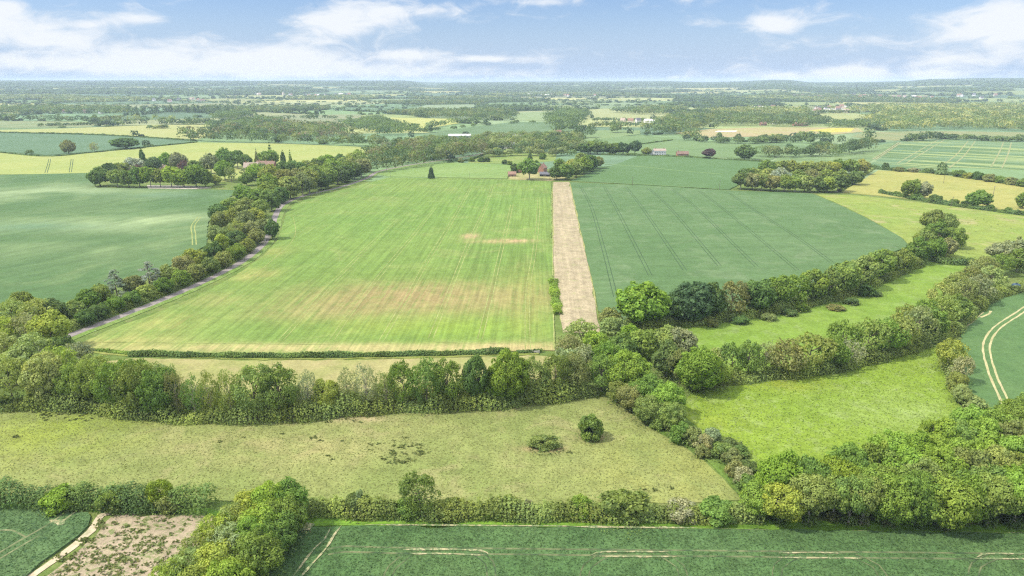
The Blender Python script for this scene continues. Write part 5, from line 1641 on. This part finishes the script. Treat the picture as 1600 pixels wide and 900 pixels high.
# ------------------------------------------------------------------ small things
POLE = plain("weathered_pole", (.16, .13, .11), var=.2, scale=3)
CER = plain("ceramic", (.5, .5, .48), rough=.3, var=.05)
pv, pf = tube([(0, 0, -.2), (0, 0, 4), (0, 0, 9)], [.19, .16, .12], 8)
ARM = join([box(-1.0, 1.0, -.07, .07, 8.45, 8.6)])
INS = [box(x - .06, x + .06, -.05, .05, 8.602, 8.85) for x in (-.85, 0.35, .85)]
protos = [mesh_np("pole", pv, pf), mesh_np("crossarm", *ARM)] + [mesh_np("insulator", *q) for q in INS]
for m, mt in zip(protos, (POLE, POLE, CER, CER, CER)):
    m.materials.append(mt)
for (px, py, s, lab) in [(1474, 287, 1.0, "upright wooden pole in the hay field near its far hedge"), (1551, 309, 1.15, "upright wooden pole in the hay field near the pasture hedge"), (1485, 324, 1.0, "pale slanting pole where the pasture hedge dips"), (988, 291, 1.0, "wooden pole in the blue green wheat"),
                         (858, 282.5, 1.2, "wooden pole at the top corner of the stubble strip"), (1224, 300, 1.0, "wooden pole before the oak wood"), (530, 293.5, 1.15, "wooden pole on the lane verge below the lane wood"), (604, 269, 1.2, "wooden pole on the lane where the wood narrows"),
                         (610, 277, .7, "short post at the corner of the bright crop fields"), (674, 252, 1.3, "tall pole against the lane wood near the hamlet"), (734, 279, .7, "short post on the grass line between the crop fields"), (1124, 297, 1.0, "wooden pole at the oak wood end of the wheat")]:
    b = P(px, py)
    root = link("utility_pole", None)
    root.location = (b[0], b[1], 0)
    root.scale = (s, s, s)
    root.rotation_euler = (math.radians(6) if "slanting" in lab else 0, 0, math.radians(25))
    tag(root, lab, "pole", "wooden poles along the fields")
    for nm, m in zip(("pole", "crossarm", "insulator", "insulator", "insulator"), protos):
        link(nm, m, root)

# dark domed tank at the wheat's edge
b = P(1586, 454)
th = np.linspace(0, math.pi / 2, 8)
prof = [(2.0, 0.0), (2.05, .6), (2.0, 2.2)] + [(2.0 * math.cos(t), 2.2 + 1.1 * math.sin(t)) for t in th[1:-1]] + [(.25, 3.32)]
V, FS = [], []
for i, (r_, z_) in enumerate(prof):
    for k in range(28):
        a = 2 * math.pi * k / 28
        V.append((r_ * math.cos(a), r_ * math.sin(a), z_))
for i in range(len(prof) - 1):
    for k in range(28):
        FS.append((i * 28 + k, i * 28 + (k + 1) % 28, (i + 1) * 28 + (k + 1) % 28, (i + 1) * 28 + k))
FS.append(tuple((len(prof) - 1) * 28 + k for k in range(28)))
root = link("water_tank", None)
root.location = (b[0], b[1], .5)
tag(root, "dark blue domed tank in the gap beside the tracked wheat", "tank")
t_ = pmesh("shell", V, FS, plain("dark_blue_plastic", (.020, .050, .075), rough=.4, var=.1, spec=.4), root)
for p in t_.data.polygons:
    p.use_smooth = len(p.vertices) == 4
v, f = tube([(0, 0, 3.3), (0, 0, 3.55)], [.42, .42], 12)
cap = [tuple(q) for q in v] + [(0, 0, 3.56)]
pmesh("lid", cap, [tuple(q) for q in f] + [(12 + k, 12 + (k + 1) % 12, 24) for k in range(12)], plain("black_plastic", (.015, .015, .018), rough=.5), root)
v, f = tube([(2.0, 0, .6), (2.6, 0, .6), (2.75, 0, .4), (2.75, 0, -.4)], [.08, .08, .08, .08], 8)
pmesh("pipe", v, f, plain("grey_pipe", (.2, .2, .2)), root)

# pale concrete culvert in the ditch hedge
b = P(836, 550.5)
root = link("culvert", None)
root.location = (b[0], b[1], 0)
tag(root, "pale concrete culvert headwall in the gap of the ditch hedge", "culvert")
CONC = plain("weathered_concrete", (.46, .44, .40), var=.25, scale=1.5)
pmesh("headwall", *join([box(-1.7, 1.7, -1.0, -.7, -.1, 1.0), box(-1.7, -1.42, -.698, .8, -.1, .95), box(1.42, 1.7, -.698, .8, -.1, .95)]), CONC, root)
pmesh("cover_slab", *box(-1.40, 1.40, -.69, .8, .62, .8), plain("mossy_slab", (.20, .19, .14), var=.3, scale=2), root)
v, f = tube([(0, -1.25, .35), (0, -1.0, .35)], [.34, .34], 14)
pmesh("pipe", v, f, CONC, root)

# ------------------------------------------------------------------ haze
v, f = box(-15600, 15600, -1500, 16500, -17, 142)
hz = link("haze", mesh_np("haze", v, f))
tag(hz, "thin summer haze over the plain", "haze", None, "stuff")
mh = bpy.data.materials.new("haze")
mh.use_nodes = True
th_ = NT(mh.node_tree)
pvn = th_.n("ShaderNodeVolumePrincipled")
pvn.inputs["Color"].default_value = (.70, .86, 1.0, 1)
pvn.inputs["Density"].default_value = 7.5e-5
pvn.inputs["Anisotropy"].default_value = 0.0
om = th_.n("ShaderNodeOutputMaterial")
th_.link(pvn.outputs[0], om.inputs["Volume"])
hz.data.materials.append(mh)

# ------------------------------------------------------------------ light
SUN_EL, SUN_AZ = math.radians(52), math.radians(-100)      # azimuth from +Y toward +X: the sun stands to the side, a little behind
sd = Vector((math.sin(SUN_AZ) * math.cos(SUN_EL), math.cos(SUN_AZ) * math.cos(SUN_EL), math.sin(SUN_EL)))
sl = bpy.data.lights.new("sun", "SUN")
sl.energy = 2.8
sl.angle = math.radians(1.5)
sl.color = (1.0, .945, .84)
so = link("sun", sl)
so.rotation_euler = sd.to_track_quat("Z", "Y").to_euler()

w = bpy.data.worlds.new("World")
SC.world = w
w.use_nodes = True
T_ = NT(w.node_tree)
sky = T_.n("ShaderNodeTexSky")
sky.sky_type = "NISHITA"
sky.sun_disc = False
sky.sun_elevation = SUN_EL
sky.sun_rotation = SUN_AZ
sky.altitude = 100
sky.air_density, sky.dust_density, sky.ozone_density = 1.0, .6, 2.5
dirv = T_.n("ShaderNodeTexCoord").outputs["Generated"]
s3 = T_.n("ShaderNodeSeparateXYZ")
T_.link(dirv, s3.inputs[0])
AZ = T_.math("ARCTAN2", s3.outputs[0], s3.outputs[1])
EL = T_.math("ARCSINE", s3.outputs[2])


def sky_dir(px, py):
    u, vv = (px - 800) / F, (450 - py) / F
    y, z = CA + SA * vv, -SA + CA * vv
    return math.atan2(u, y), math.atan2(z, math.hypot(u, y))


cv = T_.xyz(T_.math("MULTIPLY", AZ, 5.5), T_.math("MULTIPLY", EL, 21.0), .3)
n1 = T_.noise(cv, 1.0, 9, .60, .5)
cv2 = T_.xyz(T_.math("MULTIPLY", AZ, 20), T_.math("MULTIPLY", EL, 48.0), 2.3)
n2 = T_.noise(cv2, 1.0, 8, .62, .8)
val = T_.math("ADD", T_.math("MULTIPLY", n1, .55), T_.math("MULTIPLY", n2, .45))
acc = None
for (px, py, rx, ry, wgt) in [
    (545, 25, 85, 16, .26), (510, 50, 55, 14, .20), (650, 15, 90, 10, .14), (850, 2, 60, 6, .22), (60, 45, 110, 14, .13), (120, 70, 110, 12, .16), (40, 100, 160, 10, .20), (210, 95, 80, 16, .20), (430, 98, 85, 17, .30), (300, 60, 40, 10, .10),
    (640, 85, 55, 8, .22), (750, 92, 60, 5, .22), (225, 30, 30, 7, .14), (145, 38, 16, 6, .10), (560, 110, 160, 12, .14), (1205, 40, 32, 13, .30), (1105, 36, 38, 7, .16), (1335, 116, 42, 11, .34), (1225, 121, 26, 5, .26), (1460, 118, 36, 6, .26), (1555, 30, 55, 22, .20), (1490, 32, 45, 14, .12),
    (1590, 40, 30, 30, .16), (1400, 60, 120, 10, .08), (10, 12, 30, 12, .2), (1050, 121, 14, 3, .12), (1530, 95, 90, 12, .12), (780, 115, 120, 8, .12), (840, 95, 30, 6, .12),
    (330, 15, 120, 14, -.10), (760, 50, 130, 16, -.10), (980, 55, 150, 22, -.12), (380, 40, 60, 10, -.06)]:
    a0, e0 = sky_dir(px, py)
    ex = T_.math("MULTIPLY", T_.math("SUBTRACT", AZ, a0), F / rx)
    ey = T_.math("MULTIPLY", T_.math("SUBTRACT", EL, e0), F / ry)
    g_ = T_.math("POWER", 2.718, T_.math("MULTIPLY", T_.math("ADD", T_.math("MULTIPLY", ex, ex), T_.math("MULTIPLY", ey, ey)), -1.0))
    g_ = T_.math("MULTIPLY", g_, wgt)
    acc = g_ if acc is None else T_.math("ADD", acc, g_)
val = T_.math("ADD", val, acc)
val = T_.math("ADD", val, T_.ramp(EL, .14, .55, 0, .20))  # extra cloud cover overhead, out of view, added for fill light
cloud = T_.ramp(val, .485, .74, 0, .94)
# the blue of the air over the plain, paler toward the horizon
skyc = T_.mix(1.0, sky.outputs[0], (SKYG := (.87, .97, 1.24)), "MULTIPLY")
skyc = T_.mix(T_.ramp(EL, -.01, .12, .85, 0.0), skyc, (4.5, 5.9, 8.3))
up = T_.ramp(EL, .12, .6, 1.0, 2.4)  # unseen upper cloud brightened to lift the fill light
cl = T_.mix(cloud, skyc, T_.xyz(T_.math("MULTIPLY", up, 8.2), T_.math("MULTIPLY", up, 8.5), T_.math("MULTIPLY", up, 8.9)))
bg = T_.n("ShaderNodeBackground")
T_.link(cl, bg.inputs["Color"])
bg.inputs["Strength"].default_value = .055
wo = T_.n("ShaderNodeOutputWorld")
T_.link(bg.outputs[0], wo.inputs["Surface"])

SC.view_settings.view_transform = "Standard"
SC.view_settings.look = "None"
SC.view_settings.exposure = 1.05
SC.view_settings.gamma = 1.0
SC.render.engine = "CYCLES"
SC.cycles.max_bounces = 5
SC.cycles.diffuse_bounces = 3
SC.cycles.transmission_bounces = 3
SC.cycles.volume_bounces = 0
SC.cycles.sample_clamp_indirect = 3.0
SC.cycles.sample_clamp_direct = 12.0
SC.cycles.use_denoising = False
SC.cycles.use_adaptive_sampling = False
SC.cycles.pixel_filter_type = "BLACKMAN_HARRIS"
SC.cycles.filter_width = 1.25
